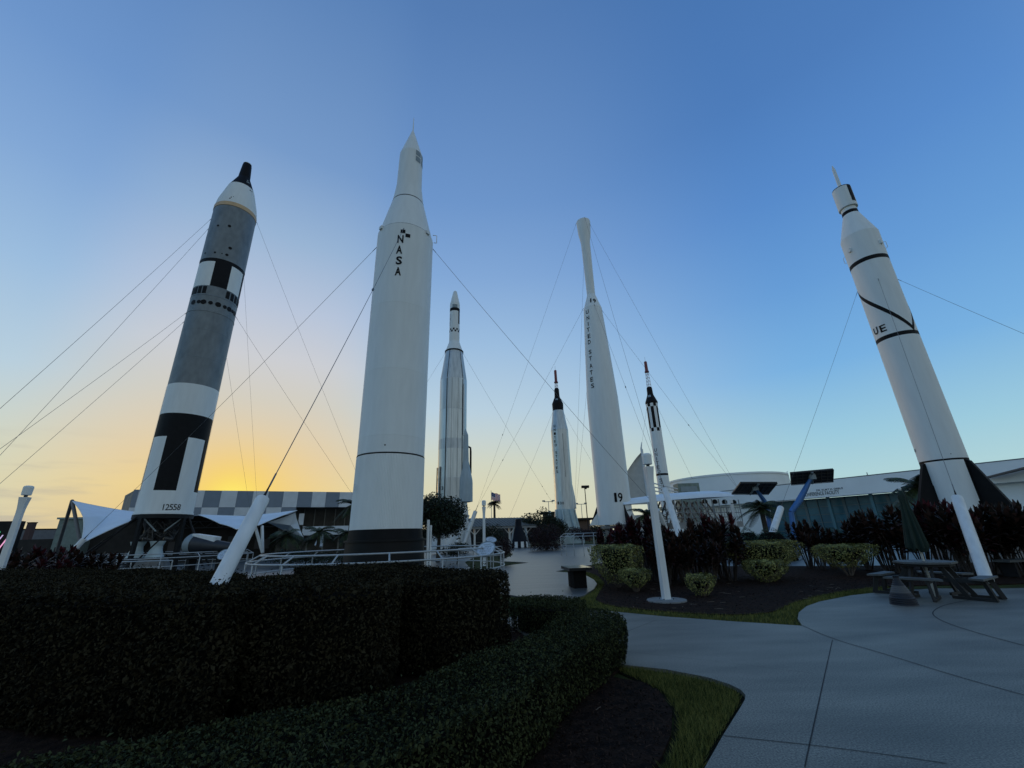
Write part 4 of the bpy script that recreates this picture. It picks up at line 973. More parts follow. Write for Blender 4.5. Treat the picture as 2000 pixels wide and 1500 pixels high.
MB().tube([(-.9, 0, .4), (-.1, 0, zt-.9)], .03, 6).build('neon_tube', emit('neon_lilac', (.75, .6, 1), .8), o)
MB().tube([(-.8, 0, zt-.8), (-.3, 0, zt-.7)], .06, 6).build('neon_tube', emit('neon_green', (.1, .9, .4), .9), o)
MB().box((.35, 0, zt-.25), (.3, .1, .22)).build('lamp', emit('neon_red', (1, .12, .15), .9), o)
# ------------------------------------------------------------ middle distance
a_ = at(880, 1016, 58); b_ = at(1032, 1016, 62)
pl = thing('picnic_pavilion', 'long low open pavilion with a dark metal roof behind the lamp post', 'pavilion', (a_[0], a_[1], 0), math.atan2(b_[1]-a_[1], b_[0]-a_[0]))
Lp = math.hypot(b_[0]-a_[0], b_[1]-a_[1]); zr = float(a_[2]); zb = float(at(960, 1029, 60)[2])
m = MB(); m.plate([(-1, -.6, zb), (Lp+1, -.6, zb), (Lp+1, 4.5, zr+.3), (-1, 4.5, zr+.3)], .12)
for i in range(28):
    x = -1+i*(Lp+2)/27; m.bar((x, -.6, zb+.09), (x, 4.5, zr+.39), .05, .05)
m.build('roof', ROOFM, pl)
MB().box((Lp/2, -.62, zb-.14), (Lp+2, .12, .22)).build('gutter', mat('gutter_paint', (.22, .22, .21), .6), pl)
for i in range(5):
    x = .8+i*(Lp-1.2)/4; m = MB(); m.box((x, 0, zb/2-.1), (.22, .22, zb-.2))
    for s_ in (-1, 1): m.bar((x, 0, zb-1.0), (x+s_*.8, 0, zb-.2), .1)
    m.build('post', WHITE2, pl)
MB().box((Lp/2, 8.5, zb/2), (Lp+6, .2, zb)).build('back_wall', mat('dim_back_wall', (.055, .055, .055), .8, col2=(.02, .02, .02), vscale=1.2), pl)
for i in range(4): 
    x = 2+i*2.6; MB().box((x, 1.5, .75), (1.6, .7, .06)).build('table', CONC2, pl)
# flag and pole
p = at(960, 1015, 86); fp = thing('flagpole', 'thin flagpole flying a flag of red and white stripes', 'flagpole', (p[0], p[1], 0)); zt = float(at(960, 960, 86)[2])
MB().tube([(0, 0, 0), (0, 0, zt)], [.07, .04], 8).build('pole', GREYP, fp); MB().lathe([(zt, .03), (zt+.08, .09), (zt+.18, .03)], 10).build('finial', GREYP, fp)
fl = MB(); nx, ny = 26, 13; W_, H_ = 1.75, 1.45
gv = [(.05+W_*i/nx, .18*math.sin(i*.45)*(i/nx), zt-.2-H_+H_*j/ny-.45*(i/nx)**1.3+.06*math.sin(i*.5)) for i in range(nx+1) for j in range(ny+1)]
for i in range(nx):
    for j in range(ny):
        mi = 2 if (i < 11 and j >= 6) else (0 if j % 2 == 0 else 1)
        fl.add([gv[i*(ny+1)+j], gv[(i+1)*(ny+1)+j], gv[(i+1)*(ny+1)+j+1], gv[i*(ny+1)+j+1]], [(0, 1, 2, 3)], mi, True)
f_o = fl.build('flag', [FRED, FWHT, FBLU], None, (p[0], p[1], 0)); tag(f_o, 'striped red and white flag with a blue corner blowing from the far pole', 'flag')
m = MB()
for i in range(4):
    for j in range(3): 
        q = gv[(1+i*2+j % 2)*(ny+1)+7+j*2]; m.tube([(q[0], q[1]-.02, q[2]), (q[0]+.05, q[1]-.02, q[2])], .03, 5)
s_o = m.build('flag_stars', FWHT, f_o)
def palm(name, label, base, h, n, fl_, tr, droop=1., m_=None, group=None, lean=(0, 0)):
    o = thing(name, label, 'palm', base, random.uniform(0, 6), group)
    if h > .1: MB().tube([(0, 0, 0), (lean[0]*.4, lean[1]*.4, h*.5), (lean[0], lean[1], h)], [tr*1.3, tr, tr*.9], 10).build('trunk', BARK, o)
    Q = []
    for i in range(n):
        a = 2*PI*i/n*1.0+random.uniform(-.25, .25)+i*2.4; e = random.uniform(-.35, 1.25); L = fl_*random.uniform(.8, 1.1); pts = []
        for k in range(11):
            t = k/10; x = L*t*math.cos(e*(1-.55*t*droop)); z = L*(math.sin(e)*t-droop*.55*t*t)
            pts.append(np.array([lean[0]+x*math.cos(a), lean[1]+x*math.sin(a), h+z]))
        sd = np.array([-math.sin(a), math.cos(a), 0])
        for k in range(10):
            d = pts[k+1]-pts[k]
            for s_ in (-1, 1):
                for u in (0, .33, .66):
                    p0 = pts[k]+d*u; lw = fl_*.30*(math.sin(PI*min(1, (k+u+.6)/10.8))**.6); tip = p0+sd*s_*lw*.8+unit(d)*lw*.55-np.array([0, 0, lw*.45]); wd = unit(d)*fl_*.017
                    Q.append([p0-wd, p0+wd, tip+wd*.2, tip-wd*.2])
            wv = sd*fl_*.008; Q.append([pts[k]-wv, pts[k]+wv, pts[k+1]+wv, pts[k+1]-wv])
    npmesh('fronds', np.array(Q), 4, m_ or FROND, o); return o
p = at(966, 1015, 80); zc = float(at(966, 984, 80)[2]); palm('palm_tree', 'single tall fan palm silhouetted under the flag', (p[0], p[1], 0), zc, 26, 1.5, .22, 1.1)
# floodlight masts
for px, yt, Y, dbl, lb in ((1142, 953, 78, False, 'tall dark floodlight mast between the silver capsule rocket and the slender rocket'), (1071, 979, 110, True, 'faint twin-headed light mast above the far trees'), (1135, 984, 120, True, 'faint twin-headed light mast low beside the dark floodlight mast')):
    p = at(px, yt, Y); o = thing('floodlight_mast', lb, 'light mast', (p[0], p[1], 0), 0, 'light masts on the horizon')
    MB().tube([(0, 0, 0), (0, 0, p[2])], [.10, .07], 8).build('mast', DARK if not dbl else GREYP, o)
    m = MB()
    if dbl:
        m.bar((-1.2, 0, p[2]-.1), (1.2, 0, p[2]-.1), .14); m.box((-1.2, 0, p[2]+.1), (.7, .5, .3)); m.box((1.2, 0, p[2]+.1), (.7, .5, .3))
    else: m.box((.1, 0, p[2]+.2), (1.3, .9, .4)); m.box((.1, -.2, p[2]-.1), (.4, .4, .25))
    m.build('lamp_head', DARK if not dbl else GREYP, o)
# brick blocks behind the capsule rocket
for (x0_, x1_, yt, yb, Y, lb) in ((1062, 1086, 1004, 1050, 92, 'low brown brick block left of the pale green launcher'), (1127, 1152, 1016, 1050, 92, 'low brown brick gate right of the pale green launcher')):
    a_ = at(x0_, yt, Y); b_ = at(x1_, yt, Y); W_ = b_[0]-a_[0]; o = thing('brick_building', lb, 'building', ((a_[0]+b_[0])/2, Y, 0))
    MB().box((0, 1.5, a_[2]/2), (W_, 3, a_[2])).build('wall', BRICK, o); MB().box((0, 1.3, a_[2]+.2), (W_+1.2, 4, .4)).build('roof', DARK, o)
    MB().box((0, -.55, a_[2]*.45), (W_+.8, 1.0, .5)).build('beam', DARK, o); MB().box((-W_*.3, -.4, a_[2]*.22), (.5, .6, a_[2]*.42)).build('column', DARK, o)
    MB().box((W_*.12, -.03, a_[2]*.2), (W_*.3, .06, a_[2]*.36)).build('doorway', DWALL, o)
# capsule beside the path
p = gz(1014, 1070); o = thing('capsule_display', 'black cone-shaped capsule display with white panels round its base on the path', 'capsule', (p[0], p[1], 0), .2)
MB().lathe([(.05, 1.22), (.75, 1.14), (.77, 1.12), (2.7, .42), (3.0, .40), (3.5, .36), (3.55, .2)], 36, lambda th, z: 1 if z < .76 and int((th+180)//20) % 2 else 0).build('shell', [mat('midnight_paint', (.008, .009, .014), .6, spec=.15), WHITE2], o)
m = MB(); m.plate([(-1.05, -.5, .1), (-1.35, -.5, .1), (-.75, -.3, 2.5), (-.62, -.3, 2.5)], .1); m.build('side_panel', GREYP, o); m = MB(); m.plate([(1.05, -.5, .1), (1.4, -.5, .1), (.85, -.3, 2.4), (.68, -.3, 2.4)], .1); m.build('side_panel', GREYP, o)
# granite bench
p = gz(1130, 1148); o = thing('stone_bench', 'black polished stone bench on one block at the edge of the path', 'bench', (p[0], p[1]+.25, 0), .12)
m = MB().box((0, 0, .545), (.72, 1.15, .085)); m.build('seat', GRAN, o)
m = MB(); m.prism([(-.19, -.38), (.21, -.38), (.23, 0), (.21, .38), (-.19, .38), (-.22, 0)], 0, .50); m.build('pedestal', mat('rough_black_stone', (.007, .007, .007), .75, bump=.6, bscale=14, spec=.1), o)

# ------------------------------------------------------------ conference building and rotunda
c0 = np.array(at(1300, 950, 78)); c1 = np.array(at(2060, 898, 40))
K0 = Vector((c0[0], c0[1], 0)); K1 = Vector((c1[0], c1[1], 0)); Kd = (K1-K0).normalized(); KL = (K1-K0).length; ang = math.atan2(Kd.y, Kd.x)
bd = thing('conference_building', 'long white conference building with a deep fascia over teal glazing', 'building', K0, ang)
def kx(px):
    d = ray(px, 1000); s_ = np.linalg.solve(np.array([[d[0], -Kd.x], [d[1], -Kd.y]]), np.array([K0.x, K0.y])); return float(s_[1])
def kz(px, py): q = K0+Kd*kx(px); return float(at(px, py, q.y)[2])
KH = (kz(1760, 922)+kz(1990, 903))/2; KB = (kz(1545, 973.5)+kz(1745, 964))/2
xa, xb, xg0, xg1 = kx(1330), KL+2, kx(1490), kx(1870)
MB().box(((xa+xb)/2, .8, (KH+KB)/2), (xb-xa, 1.6, KH-KB)).build('fascia', STUCCO, bd)
MB().box(((xa+xb)/2, 6.98, KH+.05), (xb-xa+.1, 14, .10)).build('roof_edge', mat('roof_flashing', (.14, .16, .17), .6), bd)
MB().box(((xg1+xb)/2, 1.4, KB/2), (xb-xg1, .9, KB)).build('wall', STUCCO, bd)
MB().box(((xa+xg0)/2, 1.4, KB/2), (xg0-xa, .9, KB)).build('wall', STUCCO, bd)
gl = MB().box(((xg0+xg1)/2, 2.6, KB/2), (xg1-xg0, .1, KB)).build('glazing', GLASS, bd)
m = MB(); nb = 13
for i in range(nb+1):
    x = xg0+(xg1-xg0)*i/nb; m.box((x, 2.48, KB/2), (.09 if i % 3 else .3, .12, KB-.01))
for z in (.9, 1.9, 2.9, 3.9): 
    if z < KB-.3: m.box(((xg0+xg1)/2, 2.5, z), (xg1-xg0, .08, .07))
m.build('glazing_bars', MULL, gl)
for i in (5, 8): MB().box((xg0+(xg1-xg0)*i/nb+.4, 1.2, KB/2-.003), (.32, .32, KB-.006)).build('column', mat('teal_column', (.06, .16, .19), .5), bd)
for k in range(6): MB().bar((xg0+2+k*2.6, 2.0, 0), (xg0+1.6+k*2.6, 2.0, 1.1), .08).build('door_bar', GREYP, gl)
zt = kz(1612, 963.5); xl0, xl1 = kx(1577), kx(1650.5)
m = MB(); text_flat(m, 'CONFERENCE FACILITY', ((xl0+xl1)/2, -.03, zt), (1, 0, 0), (0, 0, 1), xl1-xl0, kz(1612, 960.2)-kz(1612, 967.2), .012)
xl2, xl3 = kx(1606), kx(1660); text_flat(m, 'DR. KURT H. DEBUS', ((xl2+xl3)/2, -.03, kz(1633, 955.2)), (1, 0, 0), (0, 0, 1), xl3-xl2, kz(1633, 953.4)-kz(1633, 957), .02)
m.build('lettering', mat('dark_lettering', (.05, .06, .07), .6), bd)
MB().tube([(kx(1710), 1, KH), (kx(1710), 1, KH+.5)], .05, 6).build('roof_vent', GREYP, bd)
xe = kx(1988); z1 = kz(1988, 930); m = MB(); m.plate([(xe-1.1, -.15, z1), (xe+3, -.15, z1+.8), (xe+3, -1.5, z1+.8), (xe-.8, -1.5, z1)], .14); m.build('entrance_canopy', mat('canopy_brown', (.13, .11, .10), .7), bd)
# rotunda
rc = at(1414, 925, 92); zr = float(at(1420, 923.5, 81)[2]); rr = abs(at(1521, 930, 92)[0]-at(1311, 930, 92)[0])/2*1.0
o = thing('rotunda_building', 'round pale building with a flat top behind the awning walkway', 'building', (rc[0], rc[1], 0))
MB().lathe([(0, rr), (zr-.35, rr), (zr-.34, rr+.12), (zr, rr+.12), (zr+.01, rr-.2)], 80).build('drum', STUCCO, o)
a = RAD(72); m = MB()
for s_ in (-.06, .06): m.tube([((rr+.35)*math.sin(a+s_*.5), -(rr+.35)*math.cos(a+s_*.5), q) for q in (0, zr+.8)], .05, 6)
for k in range(12): m.tube([((rr+.35)*math.sin(a-.03), -(rr+.35)*math.cos(a-.03), .6+k*zr/12), ((rr+.35)*math.sin(a+.03), -(rr+.35)*math.cos(a+.03), .6+k*zr/12)], .03, 5)
m.build('ladder', WHITE2, o)
p = at(1340, 950, 70); o = thing('rooftop_unit', 'pale green rooftop unit beside the rotunda', 'rooftop unit', (p[0], p[1], 0)); zt = float(at(1340, 945, 70)[2])
MB().box((0, 0, zt/2), (3.4, 2, zt)).build('casing', mat('pale_sage_panel', (.20, .25, .22), .7, var=.3, vscale=2), o); MB().box((0, -1.02, zt-.9), (2.6, .05, .8)).build('grille', GREYP, o)
# ------------------------------------------------------------ awning walkway (gantry arm)
w0 = at(1222, 980, 30); w1 = at(1442, 964, 37)
W0 = Vector((w0[0], w0[1], 0)); W1 = Vector((w1[0], w1[1], 0)); Wd = (W1-W0).normalized(); WL = (W1-W0).length
wk = thing('awning_walkway', 'raised walkway under a curved white awning with lattice railings', 'walkway', W0, math.atan2(Wd.y, Wd.x))
def wx(px):
    d = ray(px, 1000); s_ = np.linalg.solve(np.array([[d[0], -Wd.x], [d[1], -Wd.y]]), np.array([W0.x, W0.y])); return float(s_[1])
def wz(px, py): q = W0+Wd*wx(px); return float(at(px, py, q.y)[2])
prof = [(1222, 985.5, 975), (1260, 981.5, 970.5), (1320, 976, 962), (1380, 971.5, 957.5), (1420, 970, 955.5), (1440, 969, 957.5)]
vs = []; na = 9
for px, yb, yt in prof:
    x = wx(px); zb_, zt_ = wz(px, yb), wz(px, yt)
    for k in range(na):
        a = PI*k/(na-1); vs.append((x, 1.3-1.3*math.cos(a), zb_+(zt_-zb_)*math.sin(a)))
fs = [(i*na+k, i*na+k+1, (i+1)*na+k+1, (i+1)*na+k) for i in range(len(prof)-1) for k in range(na-1)]
m = MB().add(vs, fs, 0, True); m.add(vs[-na:], [tuple(range(na))]); m.add(vs[:na], [tuple(range(na-1, -1, -1))]); m.build('awning', FABRIC, wk)
fz = wz(1425, 1018.5); xs_ = wx(1322); 
m = MB(); m.box(((xs_+WL)/2, 1.3, fz-.22), (WL-xs_, 2.4, .44)); m.build('deck', mat('deck_concrete', (.27, .27, .26), .7, var=.2), wk)
zt_ = wz(1400, 972)
for i in range(10):
    x = xs_+(WL-xs_)*i/9
    for y in (.12, 2.5): MB().tube([(x, y, fz), (x, y, zt_-.1)], .05, 6).build('post', GREYP, wk)
m = MB()
for z in (fz+.35, fz+.7, fz+1.1): m.tube([(xs_, .1, z), (WL, .1, z)], .03, 6); m.tube([(xs_, 2.5, z), (WL, 2.5, z)], .03, 6)
for i in range(26): x = xs_+(WL-xs_)*i/25; m.tube([(x, .1, fz), (x, .1, fz+1.1)], .018, 5)
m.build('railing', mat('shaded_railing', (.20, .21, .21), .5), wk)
for i in range(7):
    x = xs_+(WL-xs_)*.5*i/6
    MB().tube([(x, 2.45, fz), (x+1.2, 2.45, zt_-.2)], .07, 6).build('lattice_brace', mat('brown_lattice', (.16, .13, .11), .6), wk)
    MB().tube([(x+1.2, .3, fz+.1), (x, .3, zt_-.3)], .06, 6).build('lattice_brace', mat('brown_lattice', (.16, .13, .11), .6), wk)
for i in range(4):
    x = WL-.4-i*1.3; MB().lathe([(zt_-.45, .05), (zt_-.42, .2), (zt_-.2, .2), (zt_-.1, .08)], 12, T=Matrix.Translation((x, .3, 0))).build('ceiling_lamp', DARK, wk)
MB().box((WL*.97-1.1, 1.3, (fz-.44)/2), (1.6, 1.5, fz-.44)).build('support_pier', mat('pale_green_pier', (.30, .36, .35), .6), wk)
MB().box((wx(1233), .4, wz(1233, 986)/2), (.5, .5, wz(1233, 986)-.003)).build('end_column', WHITE2, wk)
xk = wx(1300); zk = wz(1300, 1003)
m = MB().box((xk, 1.6, (zk)/2+.5), (1.7, 1.6, zk-1.0)); m.build('access_room', WHITE2, wk)
m = MB().box((xk, .75, zk-.55), (1.75, .1, .06)); m.box((xk, .75, zk-1.2), (1.75, .1, .06)); m.build('room_trim', DARK, wk)
# banner sail on its mast
p = at(1253, 877, 46); mb_ = thing('banner_sail', 'tall off-white triangular banner sail on a leaning mast', 'banner', (p[0], p[1], 0)); zt = float(p[2])
MB().tube([(0, 0, 0), (0, 0, zt)], [.2, .14], 10).build('mast', WHITE2, mb_); MB().tube([(-.05, 0, zt), (.12, 0, zt+.75)], [.10, .04], 8).build('mast_tip', WHITE2, mb_)
vs = []; n = 12
for i in range(n+1):
    t = i/n; z = zt-.4-(zt-4.6)*t; wdt = 4.2*t**.85
    for k in range(7): u = k/6; vs.append((-.12-wdt*u, .25*math.sin(u*PI), z))
MB().add(vs, [(i*7+k, i*7+k+1, i*7+8+k, i*7+7+k) for i in range(n) for k in range(6)], 0, True).build('fabric', FABRIC2, mb_)
for k in range(4): MB().tube([(.15, .2, zt-3.5-k*.42), (3.6, 1.0, zt-4.3-k*.34)], .07, 6).build('stay_bar', WHITE2, mb_)
# ------------------------------------------------------------ solar panels on blue arms
def solar(corners, arm, base, label):
    C_ = [Vector(c) for c in corners]; o = thing('solar_tracker', label, 'solar panel', (base[0], base[1], 0), 0, 'solar panels on blue arms'); O_ = Vector((base[0], base[1], 0))
    P_ = [c-O_ for c in C_]; nrm = (P_[1]-P_[0]).cross(P_[3]-P_[0]).normalized()
    if nrm.y > 0: nrm = -nrm
    m = MB(); m.plate(P_, .08); pan = m.build('panel', PANEL, o); m = MB()
    L = lambda u, v: (P_[0].lerp(P_[1], u)).lerp(P_[3].lerp(P_[2], u), v)+nrm*.07
    for u in (0, .14, .28, .42, .58, .72, .86, 1): m.tube([L(u, 0), L(u, 1)], .022, 5)
    for v in (0, .25, .5, .75, 1): m.tube([L(0, v), L(1, v)], .018, 5)
    m.build('frame', mat('panel_frame', (.06, .055, .05), .5), pan)
    m = MB(); m.tube([L(.5, .02), L(.5, .98)], .08, 6); m.build('spine', GREYP, pan)
    pts = [Vector(a)-O_ for a in arm]; a0 = L(.5, .62)
    m = MB(); m.tube([a0, a0.lerp(pts[0], .5), pts[0]], [.09, .16, .20], 4); m.tube([pts[0], pts[1]], [.20, .17], 4); m.tube([pts[1], (0, 0, 0)], [.17, .22], 4); m.build('arm', BLUEP, o)
    MB().lathe([(-.2, .22), (.2, .22)], 14, T=Matrix.Translation(a0)).build('hinge', GREYP, o)
q = at(1547, 1036, 28)
solar([at(1429, 964, 33.6), at(1500, 964.5, 33.0), at(1518, 942, 31), at(1446, 942, 31.4)], [at(1497, 985, 33.5), at(1500, 1005, 33.5)], (at(1500, 1030, 33.5)[0], 33.5), 'dark solar panel tilted on a blue arm, the left and lower of the pair')
solar([at(1545, 946, 28.6), at(1626, 940, 28.2), at(1627, 915.5, 27.2), at(1543, 923, 27.6)], [at(1561, 978, 28), at(1545, 1000, 28)], (q[0], 28), 'dark solar panel tilted on a blue arm, the right and higher of the pair')

# ------------------------------------------------------------ picnic place
pb = gz(1827, 1164); o = thing('picnic_table', 'octagonal picnic table with four attached benches on the paving', 'picnic table', (pb[0], pb[1], 0), .55); o.scale = (.86, .86, .97)
oc = lambda r, a0=PI/8: [(r*math.cos(a0+k*PI/4), r*math.sin(a0+k*PI/4)) for k in range(8)]
m = MB().prism(oc(.66), .715, .755); m.build('table_top', TABLE, o)
m = MB().prism(oc(.60), .655, .712); m.build('apron', DARK, o)
for k in range(4):
    a = k*PI/2; e = Vector((math.cos(a), math.sin(a), 0)); s_ = Vector((-math.sin(a), math.cos(a), 0)); c_ = e*1.02
    pts = [c_-s_*.62-e*.13, c_+s_*.62-e*.13, c_+s_*.46+e*.17, c_-s_*.46+e*.17]
    pts = [c_-s_*.44-e*.15, c_+s_*.44-e*.15, c_+s_*.60+e*.15, c_-s_*.60+e*.15]
    MB().prism([(p[0], p[1]) for p in pts], .415, .455).build('bench', TABLE, o)
    m = MB()
    for q in (-.26, .26):
        m.bar(e*1.08+s_*q+Vector((0, 0, .41)), e*1.20+s_*q*1.25, .05, .10); m.bar(e*.35+s_*q*.8+Vector((0, 0, .66)), e*.74+s_*q, .05, .10)
        m.bar(e*1.15+s_*q+Vector((0, 0, .38)), e*.3+s_*q*.7+Vector((0, 0, .38)), .05, .08); m.bar(e*1.2+s_*q*1.25+Vector((0, 0, .03)), e*.4+s_*q*.8+Vector((0, 0, .03)), .05, .06)
    m.build('leg_frame', mat('dark_plank', (.016, .015, .014), .7, var=.3), o)
o = thing('patio_umbrella', 'closed dark green umbrella standing through the picnic table', 'umbrella', (pb[0], pb[1], 0)); 
MB().tube([(0, 0, 0), (0, 0, 2.36)], .024, 10).build('pole', mat('pale_pole', (.42, .42, .38), .5), o); MB().lathe([(2.34, .02), (2.38, .035), (2.43, .02), (2.45, .01)], 12).build('finial', WHITE2, o)
m = MB(); n = 48; vs = []; prof = [(2.34, .02, 0), (2.29, .06, 0), (2.17, .085, .1), (2.05, .07, .12), (1.85, .09, .22), (1.55, .12, .28), (1.25, .15, .32), (1.03, .165, .36), (.97, .155, .38)]
for z, r, fl_ in prof:
    for j in range(n):
        a = 2*PI*j/n; rr_ = r*(1+fl_*math.cos(8*a+z*.6)+fl_*.35*math.cos(3*a+z)); vs.append((rr_*math.cos(a)-.03*(2.4-z), rr_*math.sin(a), z+(.05*math.cos(8*a) if z < 1.1 else 0)))
m.add(vs, [(i*n+j, i*n+(j+1) % n, (i+1)*n+(j+1) % n, (i+1)*n+j) for i in range(len(prof)-1) for j in range(n)], 0, True); m.build('canvas', UMB, o)
pb2 = gz(1769, 1183); o = thing('ash_urn', 'ribbed cone-shaped ash urn on the paving beside the picnic table', 'ash urn', (pb2[0]+.1, pb2[1]+.15, 0))
pr = [(0, .235)]; z = 0
for k in range(13):
    r = .225-.004*k if k < 4 else .21-(k-3)*.0165; pr += [(z+.008, r+.006), (z+.026, r+.006), (z+.034, r-.006)]; z += .036
pr += [(z+.01, .055), (z+.05, .05), (z+.055, .0)]
MB().lathe(pr, 40, lambda th, q: 1 if .22 < q < .36 else 0).build('body', [URN, URNR], o)
MB().lathe([(z+.03, .045), (z+.06, .06), (z+.075, .05)], 20).build('lid', DARK, o)
p = gz(1990, 1128); o = thing('garden_bench', 'corner of a pale slab bench at the right edge by the ti plants', 'bench', (p[0]+.5, p[1]+.3, 0), .2)
MB().box((0, 0, .43), (1.3, .4, .06)).build('seat', TABLE, o); MB().box((-.45, 0, .2), (.08, .36, .4)).build('leg', DARK, o); MB().box((.45, 0, .2), (.08, .36, .4)).build('leg', DARK, o)

# ------------------------------------------------------------ hedges
hb = 1.14
def H(z, *pp): return [tuple(gz(x, y, z)[:2]) for x, y in pp]
hedge(H(hb, (506, 1168), (486, 1128), (478, 1121), (400, 1113), (200, 1111), (-40, 1113), (-300, 1150), (0, 1170), (300, 1167)), hb, 'big dark clipped hedge block filling the lower left of the view', HLEAF, 2600, .042)
hedge(H(hb, (802, 1142), (764, 1116), (700, 1112), (556, 1121), (470, 1128), (470, 1158), (560, 1154)), hb-.01, 'middle dark hedge block, stepped back to the right of the biggest one', HLEAF, 2600, .042)
hedge(H(hb-.04, (1000, 1122), (985, 1112), (850, 1106), (760, 1100), (660, 1101), (566, 1105), (590, 1119), (720, 1122), (775, 1134)), hb-.05, 'dark hedge block furthest right beside the path and stone bench', HLEAF, 2600, .042)
hedge([(-4.5, 2.1), (-2.7, 2.9), (-1.96, 3.5), (-.98, 3.95), (-.75, 4.4), (-.37, 4.97), (.14, 5.6), (.45, 6.5), (.73, 7.15), (1.1, 7.4), (1.42, 6.95), (1.46, 6.3), (1.12, 5.75), (.56, 4.9), (.2, 4.05), (-.2, 3.4), (-1.0, 2.5), (-2.2, 1.5), (-4, 1.0)], .50, 'low green clipped hedge curving through the foreground beside the mulch', HLEAF2, 4600, .030, .035)
hedge([(-.2, 8.3), (.75, 7.7), (1.25, 8.2), (1.15, 8.9), (-.1, 9.4)], .46, 'small low hedge tucked between the tall dark hedge and the low one', HLEAF2, 3000, .034, .03)

# ------------------------------------------------------------ golden shrubs
def golden(label, base, rx, ry, z0, z1, n, grp='clipped golden shrubs', size=.05, flare=1.0):
    o = thing('golden_shrub', label, 'shrub', (base[0], base[1], -.02), random.uniform(0, .2), grp)
    u = rng.random((n, 3)); a = u[:, 0]*2*PI; t = u[:, 1]**.7; top = rng.random(n) < .35; t = np.where(top, rng.uniform(.93, 1., n), t)
    prof = np.where(t < .55, .35+.65*(t/.55)**flare, 1.0-.10*np.clip((t-.85)/.15, 0, 1)**2)
    rad = np.where(top, np.sqrt(u[:, 2])*.95, .72+.28*u[:, 2]**.5)*(1+.10*np.sin(a*5+t*4)+.07*np.sin(a*9-t*9))
    P = np.column_stack([rx*prof*rad*np.cos(a), ry*prof*rad*np.sin(a), z0+(z1-z0)*t+.04*np.sin(a*4+rad*6)*top])
    npmesh('foliage', leaves(P, np.column_stack([np.cos(a), np.sin(a), np.where(top, 2., .4)]), size, .8, .55), 4, GOLD, o)
    m = MB()
    for k in range(9):
        q = k*2.4; m.tube([(.06*math.cos(q), .06*math.sin(q), 0), (rx*.35*math.cos(q), ry*.35*math.sin(q), z0+.25*(z1-z0)), (rx*.6*math.cos(q), ry*.6*math.sin(q), z0+.7*(z1-z0))], [.018, .014, .006], 6)
    m.build('stems', TWIG, o); 
    MB().lathe([(z0+.25*(z1-z0), .2*rx), (z0+.55*(z1-z0), .5*rx), (z1-.2, .56*rx), (z1-.15, .3*rx)], 14, T=Matrix.Scale(ry/rx, 4, (0, 1, 0))).build('dark_core', HCORE, o)  # added dark solid that closes off the view through the shrub
    return o
def hz_(px, py, Y): return float(at(px, py, Y)[2])
golden('larger golden shrub beside the stone bench, with a flat clipped top', (at(1203, 1100, 14.3)[0], 14.3), .80, .7, .12, hz_(1200, 1064, 14.3), 7000)
golden('lower golden shrub in front of the larger one by the bench', (at(1240, 1130, 13.2)[0], 13.2), .44, .4, .1, hz_(1240, 1110, 13.2), 2600)
golden('smallest golden shrub, wedge-shaped, right of the lamp post disc', (at(1368, 1140, 12.0)[0], 12.0), .37, .34, .02, hz_(1366, 1121, 12), 1500, flare=.8)
golden('broad golden hedge-like shrub with a long flat top', (at(1490, 1090, 15.6)[0], 15.6), 1.35, .8, .15, hz_(1485, 1056, 15.6), 10500)
golden('rounded golden shrub below the broad flat-topped one', (at(1497, 1120, 14.4)[0], 14.4), .66, .5, .02, hz_(1495, 1093, 14.4), 3800)
golden('oval golden shrub left of the picnic table before the ti plants', (at(1650, 1085, 15.4)[0], 15.4), 1.02, .6, .25, hz_(1648, 1063, 15.4), 6000)

# ------------------------------------------------------------ red ti plants
def make_ti(label, h, red, seed):
    r_ = random.Random(seed); o = thing('ti_plant', label, 'ti plant', (0, 0, 0), 0, 'red ti plants in the mulch beds'); m = MB(); Q = []
    for s_ in range(15):
        a = r_.uniform(0, 2*PI); sp = r_.uniform(.08, .58); hh = h*r_.uniform(.62, 1.0)
        b0 = Vector((.10*math.cos(a), .10*math.sin(a), 0)); tp = Vector((sp*math.cos(a), sp*math.sin(a), hh-.18)); md = b0.lerp(tp, .5)+Vector((r_.uniform(-.05, .05), r_.uniform(-.05, .05), .08))
        m.tube([b0, md, tp], [.017, .014, .011], 6)
        for k in range(32):
            al = k*2.4+r_.uniform(-.3, .3); e = .1+1.3*(k/32)**1.1; L = r_.uniform(.24, .36); st_ = tp+Vector((0, 0, -.42+.46*k/32)); w_ = L*.16
            d = Vector((math.cos(al)*math.cos(e), math.sin(al)*math.cos(e), math.sin(e))); sd = Vector((-math.sin(al), math.cos(al), 0))
            p1 = st_+d*L*.5; p2 = st_+d*L-Vector((0, 0, L*.28*math.cos(e))); 
            Q.append([st_-sd*w_*.3, st_+sd*w_*.3, p1+sd*w_, p1-sd*w_]); Q.append([p1-sd*w_, p1+sd*w_, p2+sd*w_*.12, p2-sd*w_*.12])
    m.build('stems', TISTEM, o); npmesh('foliage', np.array([[list(v) for v in q] for q in Q]), 4, TILEAF2 if red else TILEAF, o); return o
protos = [make_ti('', 1.75, False, 1), make_ti('', 1.75, True, 2), make_ti('', 1.75, False, 3), make_ti('', 1.75, True, 4)]
used = [False]*4
